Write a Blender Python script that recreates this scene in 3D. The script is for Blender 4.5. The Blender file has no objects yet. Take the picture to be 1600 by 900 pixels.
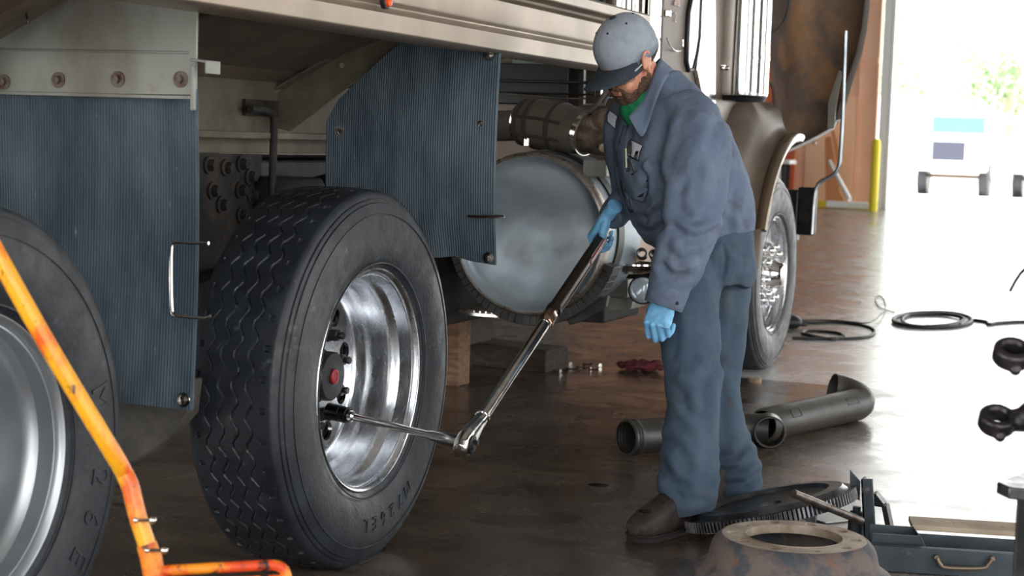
import bpy, bmesh, math, random
import numpy as np
from mathutils import Vector, Matrix
random.seed(7); rng = np.random.default_rng(7)
sc = bpy.context.scene
COL = sc.collection
PI = math.pi

# ------------------------------------------------------------------ camera
CAM = (2.0767, -4.106, 1.1631); YAW, PITCH, ROLL, FPX = .3861, .0869, .0332, 2660.6
_fw = np.array([-math.sin(YAW)*math.cos(PITCH), math.cos(YAW)*math.cos(PITCH), -math.sin(PITCH)])
_r0 = np.array([math.cos(YAW), math.sin(YAW), 0.]); _u0 = np.cross(_r0, _fw)
_rt = _r0*math.cos(ROLL)+_u0*math.sin(ROLL); _up = -_r0*math.sin(ROLL)+_u0*math.cos(ROLL)
cd = bpy.data.cameras.new('camera'); cam = bpy.data.objects.new('camera', cd); COL.objects.link(cam)
cd.sensor_width = 36; cd.lens = FPX/1600*36; cd.clip_end = 400; cd.clip_start = .05
cam.matrix_world = Matrix(((_rt[0], _up[0], -_fw[0], CAM[0]), (_rt[1], _up[1], -_fw[1], CAM[1]), (_rt[2], _up[2], -_fw[2], CAM[2]), (0, 0, 0, 1)))
cd.dof.use_dof = True; cd.dof.focus_distance = 5.1; cd.dof.aperture_fstop = 5.6
sc.camera = cam

# ------------------------------------------------------------------ world, sun, exposure
sc.view_settings.view_transform = 'Standard'; sc.view_settings.look = 'None'; sc.view_settings.gamma = 1
sc.view_settings.use_curve_mapping = False; sc.view_settings.exposure = 0.3
w = bpy.data.worlds.new('sky'); sc.world = w; w.use_nodes = True
nt = w.node_tree; bg = nt.nodes['Background']; tc = nt.nodes.new('ShaderNodeTexCoord'); sp = nt.nodes.new('ShaderNodeSeparateXYZ')
rp = nt.nodes.new('ShaderNodeValToRGB'); nt.links.new(tc.outputs['Generated'], sp.inputs[0]); nt.links.new(sp.outputs['Z'], rp.inputs[0])
rp.color_ramp.elements[0].color = (1, .98, .95, 1); rp.color_ramp.elements[1].color = (.84, .93, 1, 1); rp.color_ramp.elements[1].position = .7
nt.links.new(rp.outputs[0], bg.inputs['Color']); bg.inputs['Strength'].default_value = 5.0
sl = bpy.data.lights.new('sun', 'SUN'); sl.energy = 14; sl.angle = math.radians(1.5); sl.color = (1, .95, .86)
sun = bpy.data.objects.new('sun', sl); COL.objects.link(sun)
sun.rotation_euler = Vector((.75, -.25, 1.05)).to_track_quat('Z', 'Y').to_euler()

# ------------------------------------------------------------------ helpers
def ray(px, py): return _fw + _rt*(px-800)/FPX - _up*(py-450)/FPX
def P(px, py, ax, val):
    d = ray(px, py); i = 'XYZ'.index(ax); t = (val-CAM[i])/d[i]; return np.array(CAM)+d*t
def D(px, py, d): return np.array(CAM)+ray(px, py)*d
def proj(V):
    V = np.asarray(V, float)-np.array(CAM); d = V@_fw
    return 800+FPX*(V@_rt)/d, 450-FPX*(V@_up)/d
def lin(c):
    c = [x/255 for x in c]; return tuple(x/12.92 if x <= .04045 else ((x+.055)/1.055)**2.4 for x in c)+(1,)
def nrm(v): v = np.asarray(v, float); return v/max(1e-9, np.linalg.norm(v))
def catmull(pts, n=8):
    pts = [np.asarray(p, float) for p in pts]; out = []
    q = [2*pts[0]-pts[1]]+pts+[2*pts[-1]-pts[-2]]
    for i in range(1, len(q)-2):
        for k in range(n):
            t = k/n; a, b, c, d = q[i-1], q[i], q[i+1], q[i+2]
            out.append(.5*((2*b)+(c-a)*t+(2*a-5*b+4*c-d)*t*t+(-a+3*b-3*c+d)*t**3))
    out.append(pts[-1]); return out
class MB:
    def __init__(s): s.v = []; s.f = []; s.m = []; s.cur = 0
    def add(s, vs, fs):
        o = len(s.v); s.v += [tuple(map(float, p)) for p in vs]; s.f += [tuple(o+i for i in f) for f in fs]; s.m += [s.cur]*len(fs); return s
    def box(s, c, d, rot=None):
        h = np.array(d)/2; vs = [np.array((x, y, z))*h for x in (-1, 1) for y in (-1, 1) for z in (-1, 1)]
        if rot is not None:
            R = np.array(rot.to_3x3() if isinstance(rot, Matrix) else rot); vs = [R@p for p in vs]
        return s.add([p+np.array(c) for p in vs], [(0, 1, 3, 2), (4, 6, 7, 5), (0, 4, 5, 1), (2, 3, 7, 6), (0, 2, 6, 4), (1, 5, 7, 3)])
    def prism(s, poly, off):
        n = len(poly); off = np.array(off, float); vs = [np.array(p, float) for p in poly]; vs = vs+[p+off for p in vs]
        return s.add(vs, [tuple(range(n))[::-1], tuple(range(n, 2*n))]+[(i, (i+1) % n, (i+1) % n+n, i+n) for i in range(n)])
    def rings(s, R, closed=False, cap=True):
        n = len(R[0]); k = len(R); vs = [p for r in R for p in r]; fs = []
        for i in range(k if closed else k-1):
            a, b = i*n, ((i+1) % k)*n
            for j in range(n): fs.append((a+j, a+(j+1) % n, b+(j+1) % n, b+j))
        if cap and not closed: fs += [tuple(range(n))[::-1], tuple((k-1)*n+j for j in range(n))]
        return s.add(vs, fs)
    def tube(s, pts, r, n=12, cap=True, closed=False, squash=None):
        pts = [np.asarray(p, float) for p in pts]; k = len(pts); rr = r if hasattr(r, '__len__') else [r]*k
        R = []; u = None
        for i in range(k):
            a = pts[(i-1) % k] if (closed or i > 0) else pts[i]; b = pts[(i+1) % k] if (closed or i < k-1) else pts[i]
            t = nrm(b-a)
            if u is None: u = nrm(np.cross(t, (0, 0, 1) if abs(t[2]) < .9 else (1, 0, 0)))
            u = nrm(u-t*np.dot(u, t)); w_ = np.cross(t, u)
            R.append([pts[i]+rr[i]*(math.cos(2*PI*j/n)*u+math.sin(2*PI*j/n)*w_) for j in range(n)])
        return s.rings(R, closed, cap)
    def lathe(s, prof, o, axis, n=48, closed=False, cap=False, ref=None):
        a = nrm(axis); u = nrm(np.cross(a, (0, 0, 1) if abs(a[2]) < .9 else (1, 0, 0)))
        if ref is not None: u = nrm(np.asarray(ref, float)-a*np.dot(a, ref))
        w_ = np.cross(a, u); o = np.asarray(o, float)
        R = [[o+a*t+r*(math.cos(2*PI*j/n)*u+math.sin(2*PI*j/n)*w_) for j in range(n)] for t, r in prof]
        return s.rings(R, closed, cap)
    def loft(s, st, n=32, L=None, p=2.0):
        """st: (centre, a, b); a along lateral L, b across; superellipse exponent p"""
        k = len(st); cs = [np.asarray(x[0], float) for x in st]; R = []
        for i in range(k):
            t = nrm(cs[min(i+1, k-1)]-cs[max(i-1, 0)]); Lx = L if L is not None else (np.cross(t, (0, 0, 1)) if abs(t[2]) < .9 else (1, 0, 0))
            u = nrm(Lx-t*np.dot(Lx, t)); w_ = np.cross(t, u)
            def se(x): return math.copysign(abs(x)**(2/p), x)
            R.append([cs[i]+st[i][1]*se(math.cos(2*PI*j/n))*u+st[i][2]*se(math.sin(2*PI*j/n))*w_ for j in range(n)])
        return s.rings(R)
    def ell(s, c, r, M=None, n=20, m=12):
        c = np.asarray(c, float); r = np.asarray(r if hasattr(r, '__len__') else (r, r, r), float); vs = []; fs = []
        for i in range(1, m):
            a = PI*i/m
            for j in range(n):
                b = 2*PI*j/n; q = np.array((math.sin(a)*math.cos(b), math.sin(a)*math.sin(b), math.cos(a)))*r
                vs.append(c+(q if M is None else M@q))
        top = len(vs); q = np.array((0, 0, 1.))*r; q = q if M is None else M@q; vs += [c+q, c-q]
        for i in range(m-2):
            for j in range(n): fs.append((i*n+j, (i+1)*n+j, (i+1)*n+(j+1) % n, i*n+(j+1) % n))
        for j in range(n): fs += [(top, j, (j+1) % n), (top+1, (m-2)*n+(j+1) % n, (m-2)*n+j)]
        return s.add(vs, fs)
    def cap2(s, a, b, ra, rb, n=14):
        a = np.asarray(a, float); b = np.asarray(b, float); t = nrm(b-a); pts = []; rs = []
        for k in range(5): th = PI/2*(1-k/4.); pts.append(a-t*ra*math.sin(th)); rs.append(max(1e-4, ra*math.cos(th)))
        for k in range(5): th = PI/2*k/4.; pts.append(b+t*rb*math.sin(th)); rs.append(max(1e-4, rb*math.cos(th)))
        return s.tube(pts, rs, n)
    def xf(s, M):
        M = Matrix(M) if not isinstance(M, Matrix) else M; s.v = [tuple(M @ Vector(p)) for p in s.v]; return s
    def endcap(s, n): s.f.append(tuple(len(s.v)-n+j for j in range(n))); s.m.append(s.cur); return s
    def build(s, name, mats, parent=None, ang=35, bevel=0, seg=2, local=False, origin=None, cull=True):
        me = bpy.data.meshes.new(name); vv = s.v
        if origin is not None: o = np.asarray(origin, float); vv = [tuple(np.array(p)-o) for p in vv]
        me.from_pydata(vv, [], s.f); me.update()
        if not isinstance(mats, (list, tuple)): mats = [mats]
        for m in mats: me.materials.append(m)
        if len(mats) > 1: me.polygons.foreach_set('material_index', s.m)
        bm = bmesh.new(); bm.from_mesh(me); bmesh.ops.recalc_face_normals(bm, faces=bm.faces); bm.to_mesh(me); bm.free()
        return finish(name, me, parent, ang, bevel, seg, local, origin)
def finish(name, me, parent=None, ang=35, bevel=0, seg=2, local=False, origin=None):
    if ang > 0: me.shade_smooth(); (ang < 180) and me.set_sharp_from_angle(angle=math.radians(ang))
    o = bpy.data.objects.new(name, me); COL.objects.link(o)
    if origin is not None: o.location = origin
    if parent is not None:
        o.parent = parent
        if not local: bpy.context.view_layer.update(); o.matrix_parent_inverse = parent.matrix_world.inverted()
    if bevel:
        b = o.modifiers.new('bevel', 'BEVEL'); b.width = bevel; b.segments = seg; b.limit_method = 'ANGLE'; b.angle_limit = math.radians(40)
    return o
def tag(o, label=None, cat=None, group=None, kind=None):
    if label: o['label'] = label
    if cat: o['category'] = cat
    if group: o['group'] = group
    if kind: o['kind'] = kind
    return o
def thing(name, label, cat, loc=(0, 0, 0), rz=0, group=None):
    o = bpy.data.objects.new(name, None); o.empty_display_size = .1; COL.objects.link(o); o.location = loc; o.rotation_euler = (0, 0, rz)
    tag(o, label, cat, group); bpy.context.view_layer.update(); return o
def copy_tree(o, parent=None):
    c = o.copy(); COL.objects.link(c); c.parent = parent
    for ch in [x for x in bpy.data.objects if x.parent == o]: copy_tree(ch, c)
    return c
def remesh(mb, voxel, smooth=4, fac=.5):
    me = bpy.data.meshes.new('t'); me.from_pydata(mb.v, [], mb.f); me.update()
    bm = bmesh.new(); bm.from_mesh(me); bmesh.ops.recalc_face_normals(bm, faces=bm.faces); bm.to_mesh(me); bm.free()
    o = bpy.data.objects.new('t', me); COL.objects.link(o)
    r = o.modifiers.new('r', 'REMESH'); r.mode = 'VOXEL'; r.voxel_size = voxel; r.adaptivity = 0
    if smooth: q = o.modifiers.new('s', 'SMOOTH'); q.factor = fac; q.iterations = smooth
    dg = bpy.context.evaluated_depsgraph_get(); ev = o.evaluated_get(dg); out = bpy.data.meshes.new_from_object(ev)
    bpy.data.objects.remove(o); bpy.data.meshes.remove(me); return out
def vget(me):
    a = np.empty(len(me.vertices)*3); me.vertices.foreach_get('co', a); n = np.empty_like(a); me.vertices.foreach_get('normal', n)
    return a.reshape(-1, 3), n.reshape(-1, 3)
def vset(me, a): me.vertices.foreach_set('co', np.ascontiguousarray(a).ravel()); me.update()
def crease(me, lines, facing=None):
    """fold lines pressed into cloth: (pixel polyline, width px, depth m); the fold gets a soft ridge beside it"""
    a, n = vget(me); x, y = proj(a); front = (n@_fw) < .15; disp = np.zeros(len(a))
    for pl, wd, dep in lines:
        best = np.full(len(a), 1e9); tt = np.zeros(len(a)); tot = len(pl)-1
        for i in range(tot):
            (x0, y0), (x1, y1) = pl[i], pl[i+1]; L2 = (x1-x0)**2+(y1-y0)**2
            t = np.clip(((x-x0)*(x1-x0)+(y-y0)*(y1-y0))/L2, 0, 1); dd = np.hypot(x-x0-t*(x1-x0), y-y0-t*(y1-y0))
            m = dd < best; best[m] = dd[m]; tt[m] = (i+t[m])/tot
        fall = np.sin(np.clip(.12+tt*.80, 0, 1)*PI)**.6
        disp += fall*dep*.8*(-np.exp(-(best/wd)**2)+.75*np.exp(-((best-2.1*wd)/(1.1*wd))**2))
    a = a+n*(disp*front)[:, None]; vset(me, a)
def vnoise(me, amp, scale, seed=0):
    from mathutils import noise
    a, n = vget(me); o = Vector((seed*7.1, seed*3.3, seed)); d = np.array([noise.noise(Vector(p)*scale+o) for p in a]); vset(me, a+n*(d*amp)[:, None])

# ------------------------------------------------------------------ materials
MATS = {}
def mat(name, c1, rough=.5, metal=0, c2=None, vs=6, lo=.4, hi=.62, bump=0, bs=60, c3=None, s3=20, lo3=.6, hi3=.7, rvar=0, det=8, stretch=(1, 1, 1), spec=None, dist=0, trans=0, ior=None, coat=0, emit=0):
    m = bpy.data.materials.new(name); m.use_nodes = True; nt = m.node_tree; N = nt.nodes; L = nt.links; b = N['Principled BSDF']
    tc = N.new('ShaderNodeTexCoord'); mp = N.new('ShaderNodeMapping'); mp.inputs['Scale'].default_value = stretch; L.new(tc.outputs['Object'], mp.inputs[0])
    def noise(s, d=det):
        n = N.new('ShaderNodeTexNoise'); n.inputs['Scale'].default_value = s; n.inputs['Detail'].default_value = d; n.inputs['Roughness'].default_value = .62; n.inputs['Distortion'].default_value = dist; L.new(mp.outputs[0], n.inputs['Vector']); return n
    def ramp(src, a, c):
        r = N.new('ShaderNodeMapRange'); r.inputs[1].default_value = a; r.inputs[2].default_value = c; r.clamp = True; L.new(src, r.inputs[0]); return r.outputs[0]
    col = None
    if c2 is not None:
        mx = N.new('ShaderNodeMix'); mx.data_type = 'RGBA'; mx.inputs[6].default_value = lin(c1); mx.inputs[7].default_value = lin(c2)
        L.new(ramp(noise(vs).outputs[0], lo, hi), mx.inputs[0]); col = mx.outputs[2]
        if c3 is not None:
            m3 = N.new('ShaderNodeMix'); m3.data_type = 'RGBA'; L.new(col, m3.inputs[6]); m3.inputs[7].default_value = lin(c3)
            L.new(ramp(noise(s3).outputs[0], lo3, hi3), m3.inputs[0]); col = m3.outputs[2]
        L.new(col, b.inputs['Base Color'])
    else: b.inputs['Base Color'].default_value = lin(c1)
    b.inputs['Roughness'].default_value = rough; b.inputs['Metallic'].default_value = metal
    if rvar:
        r = N.new('ShaderNodeMapRange'); r.inputs[1].default_value = .3; r.inputs[2].default_value = .7; r.inputs[3].default_value = max(.02, rough-rvar); r.inputs[4].default_value = rough+rvar; L.new(noise(vs*2.3).outputs[0], r.inputs[0]); L.new(r.outputs[0], b.inputs['Roughness'])
    if bump:
        bp = N.new('ShaderNodeBump'); bp.inputs['Strength'].default_value = bump; bp.inputs['Distance'].default_value = .004; L.new(noise(bs).outputs[0], bp.inputs['Height']); L.new(bp.outputs[0], b.inputs['Normal'])
    if spec is not None: b.inputs['Specular IOR Level'].default_value = spec
    if trans: b.inputs['Transmission Weight'].default_value = trans
    if ior: b.inputs['IOR'].default_value = ior
    if coat: b.inputs['Coat Weight'].default_value = coat; b.inputs['Coat Roughness'].default_value = .1
    if emit: b.inputs['Emission Color'].default_value = lin(c1); b.inputs['Emission Strength'].default_value = emit
    MATS[name] = m; return m
rubber = mat('tyre_rubber', (27, 31, 37), .46, c2=(42, 47, 53), vs=9, lo=.42, hi=.7, bump=.35, bs=90, c3=(92, 96, 100), s3=26, lo3=.62, hi3=.8, rvar=.14)
sidewall = rubber
flapm = mat('ribbed_rubber', (46, 62, 74), .75, c2=(90, 104, 113), vs=4, lo=.42, hi=.68, bump=.3, bs=120, c3=(140, 148, 152), s3=45, lo3=.66, hi3=.8, stretch=(1, 1, .35))
alu = mat('polished_aluminium', (232, 234, 238), .25, 1, c2=(200, 203, 208), vs=7, bump=.06, bs=35, rvar=.07, stretch=(3, 1, 1))
aludull = mat('dull_aluminium', (178, 184, 190), .38, 1, c2=(150, 156, 162), vs=5, bump=.06, bs=60, rvar=.1)
chrome = mat('chrome', (228, 226, 224), .10, 1, bump=.02, bs=6)
toolchrome = mat('tool_chrome', (222, 218, 212), .16, 1, c2=(196, 190, 182), vs=20, rvar=.05)
blackst = mat('black_steel', (30, 30, 32), .42, .6, c2=(52, 50, 49), vs=18, rvar=.1)
iron = mat('dirty_iron', (28, 27, 28), .75, .2, c2=(52, 47, 43), vs=9, bump=.6, bs=40, c3=(78, 60, 46), s3=14, lo3=.6, hi3=.75)
darkpaint = mat('dark_frame_paint', (30, 34, 38), .65, 0, c2=(58, 60, 60), vs=7, lo=.4, hi=.7, bump=.4, bs=50, c3=(96, 80, 66), s3=11, lo3=.6, hi3=.72)
sill = mat('dusty_beige_steel', (104, 97, 82), .65, .1, c2=(74, 68, 57), vs=6, lo=.4, hi=.7, bump=.2, bs=80, c3=(60, 52, 44), s3=60, lo3=.66, hi3=.74)
plate = mat('stained_steel_plate', (138, 140, 133), .5, .3, c2=(108, 105, 94), vs=3.5, lo=.4, hi=.62, bump=.15, bs=70, c3=(120, 88, 62), s3=9, lo3=.6, hi3=.78, stretch=(1, 1, .5))
beam = mat('warm_steel_beam', (146, 130, 113), .36, .4, c2=(128, 115, 101), vs=2.5, bump=.03, bs=60, rvar=.06)
taupe = mat('taupe_metallic_paint', (104, 91, 78), .36, .3, c2=(90, 80, 70), vs=3, rvar=.05)
hoodm = mat('hood_inner_fibreglass', (142, 120, 102), .7, 0, c2=(98, 86, 80), vs=2.2, lo=.38, hi=.6, bump=.3, bs=40, c3=(190, 138, 84), s3=1.8, lo3=.52, hi3=.72)
tankm = mat('tank_aluminium', (158, 168, 176), .42, .55, c2=(130, 142, 150), vs=3, lo=.4, hi=.65, c3=(150, 126, 100), s3=5, lo3=.66, hi3=.9, rvar=.12, bump=.08, bs=30)
tankrim = mat('tank_rim_aluminium', (190, 186, 180), .3, .9, c2=(150, 138, 124), vs=8, rvar=.1)
bootm = mat('dusty_brown_rubber', (92, 82, 72), .8, 0, c2=(70, 62, 56), vs=6, bump=.3, bs=60)
orange = mat('worn_orange_enamel', (226, 92, 18), .38, 0, c2=(240, 168, 22), vs=10, lo=.44, hi=.55, c3=(60, 36, 26), s3=55, lo3=.62, hi3=.68, bump=.25, bs=90, stretch=(1, 1, .5), coat=.3)
orange2 = mat('rusty_orange_enamel', (214, 70, 24), .45, 0, c2=(232, 140, 24), vs=14, lo=.45, hi=.55, c3=(44, 34, 30), s3=30, lo3=.55, hi3=.62, bump=.3, bs=90)
redgrip = mat('red_plastic', (140, 26, 38), .4)
blackpl = mat('black_plastic', (24, 24, 27), .5)
copper = mat('bronze_grip', (112, 82, 66), .35, .7, c2=(80, 60, 50), vs=20)
rust = mat('rusted_cast_iron', (112, 98, 92), .7, .25, c2=(70, 74, 82), vs=14, lo=.44, hi=.58, bump=1.0, bs=60, c3=(132, 80, 52), s3=24, lo3=.58, hi3=.72)
machined = mat('worn_machined_face', (182, 166, 150), .55, .4, c2=(134, 112, 92), vs=9, c3=(116, 70, 44), s3=16, lo3=.6, hi3=.75, bump=.25, bs=60)
gearm = mat('gear_steel', (104, 106, 110), .36, .9, c2=(74, 70, 68), vs=14, rvar=.1)
jackm = mat('grey_blue_paint', (66, 76, 82), .5, .2, c2=(50, 58, 64), vs=8, bump=.1, bs=60, c3=(110, 92, 74), s3=22, lo3=.66, hi3=.74)
hosem = mat('black_hose_rubber', (28, 30, 30), .5)
pipem = mat('dull_black_pipe', (50, 48, 46), .42, .1, c2=(68, 64, 60), vs=8, rvar=.1, bump=.08, bs=50)
pipem2 = mat('charcoal_plastic_duct', (74, 70, 66), .45, 0, c2=(60, 57, 54), vs=8, rvar=.08)
wood = mat('rough_timber', (140, 108, 82), .8, c2=(104, 78, 58), vs=9, stretch=(1, 6, 6), bump=.4, bs=30)
wood2 = mat('oiled_timber', (74, 60, 50), .8, c2=(48, 40, 36), vs=9, stretch=(1, 6, 6), bump=.4, bs=30)
glassm = mat('clear_lens', (255, 255, 255), .02, 0, trans=1, ior=1.45)
lampglass = mat('headlamp_glass', (210, 222, 232), .12, .2, trans=.5, ior=1.45)
winglass = mat('dark_window_glass', (52, 66, 62), .04, 0, spec=.9)
amber = mat('amber_lens', (236, 84, 16), .2, 0, coat=.5)
white = mat('white_paint', (226, 226, 224), .5)
trimb = mat('black_trim', (18, 18, 20), .4)

# ------------------------------------------------------------------ the setting
def floor_material():
    m = bpy.data.materials.new('stained_concrete'); m.use_nodes = True; nt = m.node_tree; N = nt.nodes; L = nt.links; b = N['Principled BSDF']
    tc = N.new('ShaderNodeTexCoord'); sx = N.new('ShaderNodeSeparateXYZ'); L.new(tc.outputs['Object'], sx.inputs[0])
    def noise(s, d=8, r=.62, dist=0, st=None):
        n = N.new('ShaderNodeTexNoise'); n.inputs['Scale'].default_value = s; n.inputs['Detail'].default_value = d; n.inputs['Roughness'].default_value = r; n.inputs['Distortion'].default_value = dist
        if st: mp = N.new('ShaderNodeMapping'); mp.inputs['Scale'].default_value = st; L.new(tc.outputs['Object'], mp.inputs[0]); L.new(mp.outputs[0], n.inputs['Vector'])
        else: L.new(tc.outputs['Object'], n.inputs['Vector'])
        return n.outputs[0]
    def rng_(src, a, c, o0=0, o1=1):
        r = N.new('ShaderNodeMapRange'); r.inputs[1].default_value = a; r.inputs[2].default_value = c; r.inputs[3].default_value = o0; r.inputs[4].default_value = o1; L.new(src, r.inputs[0]); return r.outputs[0]
    def mix(f, a, c):
        x = N.new('ShaderNodeMix'); x.data_type = 'RGBA'; L.new(f, x.inputs[0])
        for i, q in ((6, a), (7, c)):
            if isinstance(q, tuple): x.inputs[i].default_value = q
            else: L.new(q, x.inputs[i])
        return x.outputs[2]
    def math_(op, a, c):
        x = N.new('ShaderNodeMath'); x.operation = op
        for i, q in ((0, a), (1, c)):
            if isinstance(q, (int, float)): x.inputs[i].default_value = q
            else: L.new(q, x.inputs[i])
        return x.outputs[0]
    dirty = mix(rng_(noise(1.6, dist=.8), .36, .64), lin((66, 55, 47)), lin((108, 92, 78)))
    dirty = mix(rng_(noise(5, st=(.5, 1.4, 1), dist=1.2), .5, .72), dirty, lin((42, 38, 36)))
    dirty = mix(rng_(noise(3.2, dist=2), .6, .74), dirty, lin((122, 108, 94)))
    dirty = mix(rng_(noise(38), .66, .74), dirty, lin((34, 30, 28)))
    clean_bright = mix(rng_(noise(1.1), .4, .62), lin((206, 202, 200)), lin((224, 220, 218)))  # cleaner concrete, its colour also lightened for the reflected outdoor brightness
    clean_bright = mix(rng_(noise(14), .66, .76), clean_bright, lin((84, 74, 68)))
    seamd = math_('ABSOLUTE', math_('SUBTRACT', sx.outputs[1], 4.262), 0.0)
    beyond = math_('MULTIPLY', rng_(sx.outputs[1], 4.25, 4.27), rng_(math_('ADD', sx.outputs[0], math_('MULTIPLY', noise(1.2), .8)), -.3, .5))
    side = rng_(math_('ADD', math_('ADD', sx.outputs[0], math_('MULTIPLY', sx.outputs[1], .12)), math_('MULTIPLY', noise(1.5), 1.2)), 1.6, 2.6)  # paler towards the right, painting in the sky glare on the floor
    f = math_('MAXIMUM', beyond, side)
    col = mix(f, dirty, clean_bright)
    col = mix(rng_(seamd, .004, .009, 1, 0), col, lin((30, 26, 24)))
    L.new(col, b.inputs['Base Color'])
    L.new(rng_(noise(3.5, dist=.6), .3, .7, .16, .36), b.inputs['Roughness']); b.inputs['Specular IOR Level'].default_value = .6
    bp = N.new('ShaderNodeBump'); bp.inputs['Strength'].default_value = .14; bp.inputs['Distance'].default_value = .004; L.new(noise(22, d=10), bp.inputs['Height']); L.new(bp.outputs[0], b.inputs['Normal'])
    return m
def structure(name, mb, m, **k): return tag(mb.build(name, m, **k), kind='structure')
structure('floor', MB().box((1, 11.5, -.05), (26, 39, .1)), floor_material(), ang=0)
gravel = mat('pale_yard_concrete', (205, 202, 196), .8, c2=(190, 186, 180), vs=.4)
structure('ground_outside', MB().box((0, 91, -.06), (160, 120, .1)).box((50, 11.5, -.06), (72, 39, .1)), gravel, ang=0)
roofm = mat('grey_roof_deck', (120, 118, 114), .8)
wallm = mat('salmon_steel_siding', (250, 206, 176), .6, c2=(244, 192, 160), vs=1)
walld = mat('grey_shop_wall', (86, 84, 82), .8, c2=(70, 68, 66), vs=.6)
structure('ceiling', MB().box((-1, 11.5, 9.3), (22, 39, .2)), roofm, ang=0)
structure('wall_left_light_block', MB().box((-4.9, 7, 4.6), (.2, 15, 9.2)).box((-11.6, 18, 4.6), (.2, 26, 9.2)), mat('light_blocking_dark', (44, 40, 38), .8), ang=0)  # nearer slab is added, dark, to keep light off the floor under the truck
m_ = MB().box((9.6, 11.5, 7.0), (.3, 39, 4.4))  # unseen wall, added so its piers and bays streak the chrome reflections
for k in range(7): m_.box((9.6, -8+k*6.4, 2.4), (.3, 3.0, 4.8))
structure('unseen_wall_right', m_, walld, ang=0)
structure('wall_near', MB().box((-1, -7.9, 7.2), (21, .2, 4.0)).box((-10, -7.9, 2.6), (3, .2, 5.2)).box((1.2, -7.9, 2.6), (3.2, .2, 5.2)), walld, ang=0)
m_ = MB().box((-8.1, 31.1, 4.6), (7.6, .2, 9.2))
for i in range(24): m_.box((-11.8+i*.31, 30.97, 4.6), (.04, .06, 9.2))
m_.box((-8.1, 30.95, 3.0), (7.6, .1, .08)); structure('wall_far', m_, wallm, ang=0)
structure('trim_1', MB().box((-4.12, 31.0, 4.6), (.16, .5, 9.2)).box((-4.0, 30.85, 4.6), (.06, .2, 9.2)), white, ang=0)
yel = mat('safety_yellow', (236, 214, 40), .5)
structure('trim_2', MB().box((-7.0, 30.8, .06), (5.4, .3, .12)), yel, ang=0)
d_ = MB().box((-5.2, 30.93, 1.1), (1.0, .1, 2.3)); door = structure('door_1', d_, mat('peach_steel_door', (244, 196, 160), .5), bevel=.01)
MB().ell((-5.5, 30.84, 1.3), .05).build('door_handle', chrome, door)
structure('trim_3', MB().box((-6.3, 30.9, 1.5), (.75, .12, 3.0)), mat('orange_red_panel', (216, 104, 66), .6), ang=0)

# ------------------------------------------------------------------ dump truck
truck = thing('dump_truck', 'large dump truck with polished wheels, beige body rail and black mud flaps', 'truck', (-1.2, 2, 0))
def text_mesh(body, size, depth):
    cu = bpy.data.curves.new('t', 'FONT'); cu.body = body; cu.size = size; cu.extrude = depth; cu.resolution_u = 3; cu.align_x = 'CENTER'; cu.align_y = 'CENTER'
    o = bpy.data.objects.new('t', cu); COL.objects.link(o); dg = bpy.context.evaluated_depsgraph_get(); me = bpy.data.meshes.new_from_object(o.evaluated_get(dg)); bpy.data.objects.remove(o); return me
SIDE = [(.000, .303), (.006, .312), (.016, .335), (.0225, .37), (.0245, .40), (.0245, .43), (.021, .455), (.0135, .478), (.0125, .4815), (.008, .483), (.006, .490), (.0045, .4925), (.000, .4935), (-.003, .5035)]
def tyre_mesh(detail, W=.252, R=.52, marks=()):
    nt_ = 42*22 if detail else 240; nx = 110 if detail else 16
    side = SIDE; xs = np.linspace(-.010, -W+.010, nx)
    th = np.linspace(0, 2*PI, nt_, endpoint=False)
    prof = [(x, r, 0) for x, r in side]+[(x, 0, 1) for x in xs]+[(-W-x, r, 0) for x, r in side[::-1]]
    X = np.zeros((len(prof), nt_)); RR = np.zeros((len(prof), nt_))
    ph = th*42/(2*PI)
    tri = 2*np.abs((ph % 1)-.5)*2-1                  # zig-zag
    tri = np.clip(tri*1.5, -1, 1)
    for i, (x, r, tr) in enumerate(prof):
        if not tr: X[i] = x; RR[i] = r; continue
        u = abs(x+W/2)/(W/2); base = R-.010*u**3-.006*max(0, (u-.86)/.14)**2
        g = np.zeros(nt_)
        if detail:
            for c in (-.068, -.108, -.147, -.186):
                zz = c+.0085*tri; g = np.maximum(g, np.clip(1.4-np.abs(x-zz)/.0021, 0, 1)*.006)
            for c in (-.034, -.219):
                sl_ = (np.abs(((ph+.25) % 1)-.5) < .09); g = np.maximum(g, np.where(sl_ & (abs(x-c) < .007), .006, 0))
        X[i] = x; RR[i] = base-g
    Y = RR*np.cos(th)[None]; Z = RR*np.sin(th)[None]
    mb = MB(); vs = np.stack([X, Y, Z], -1).reshape(-1, 3); k = len(prof); fs = []
    for i in range(k-1):
        for j in range(nt_):
            j2 = (j+1) % nt_; fs.append((i*nt_+j, i*nt_+j2, (i+1)*nt_+j2, (i+1)*nt_+j))
    mb.add(vs, fs)
    mb.lathe([(.0235, .318), (.0265, .3185), (.0265, .3215), (.0235, .322)], (-.008, 0, 0), (1, 0, 0), 160)
    mb.lathe([(.0235, .4515), (.0255, .452), (.0255, .4545), (.0205, .455)], (-.002, 0, 0), (1, 0, 0), 160)
    for s_, size, ang0, rad, adv in marks:            # raised letters, tops towards the tread
        for q, chh in enumerate(s_):
            if chh == ' ': continue
            me = text_mesh(chh, size, .0022); a0 = ang0-q*adv
            vv = [(v.co.x, v.co.y, v.co.z) for v in me.vertices]
            mb.add([(.0235+z+.0008, (rad+y)*math.cos(a0-x/rad), (rad+y)*math.sin(a0-x/rad)) for x, y, z in vv], [tuple(p.vertices) for p in me.polygons]); bpy.data.meshes.remove(me)
    return mb
RIM = [(-.004, .287), (.004, .300), (.0055, .3055), (.002, .3085), (-.004, .306)]
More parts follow.
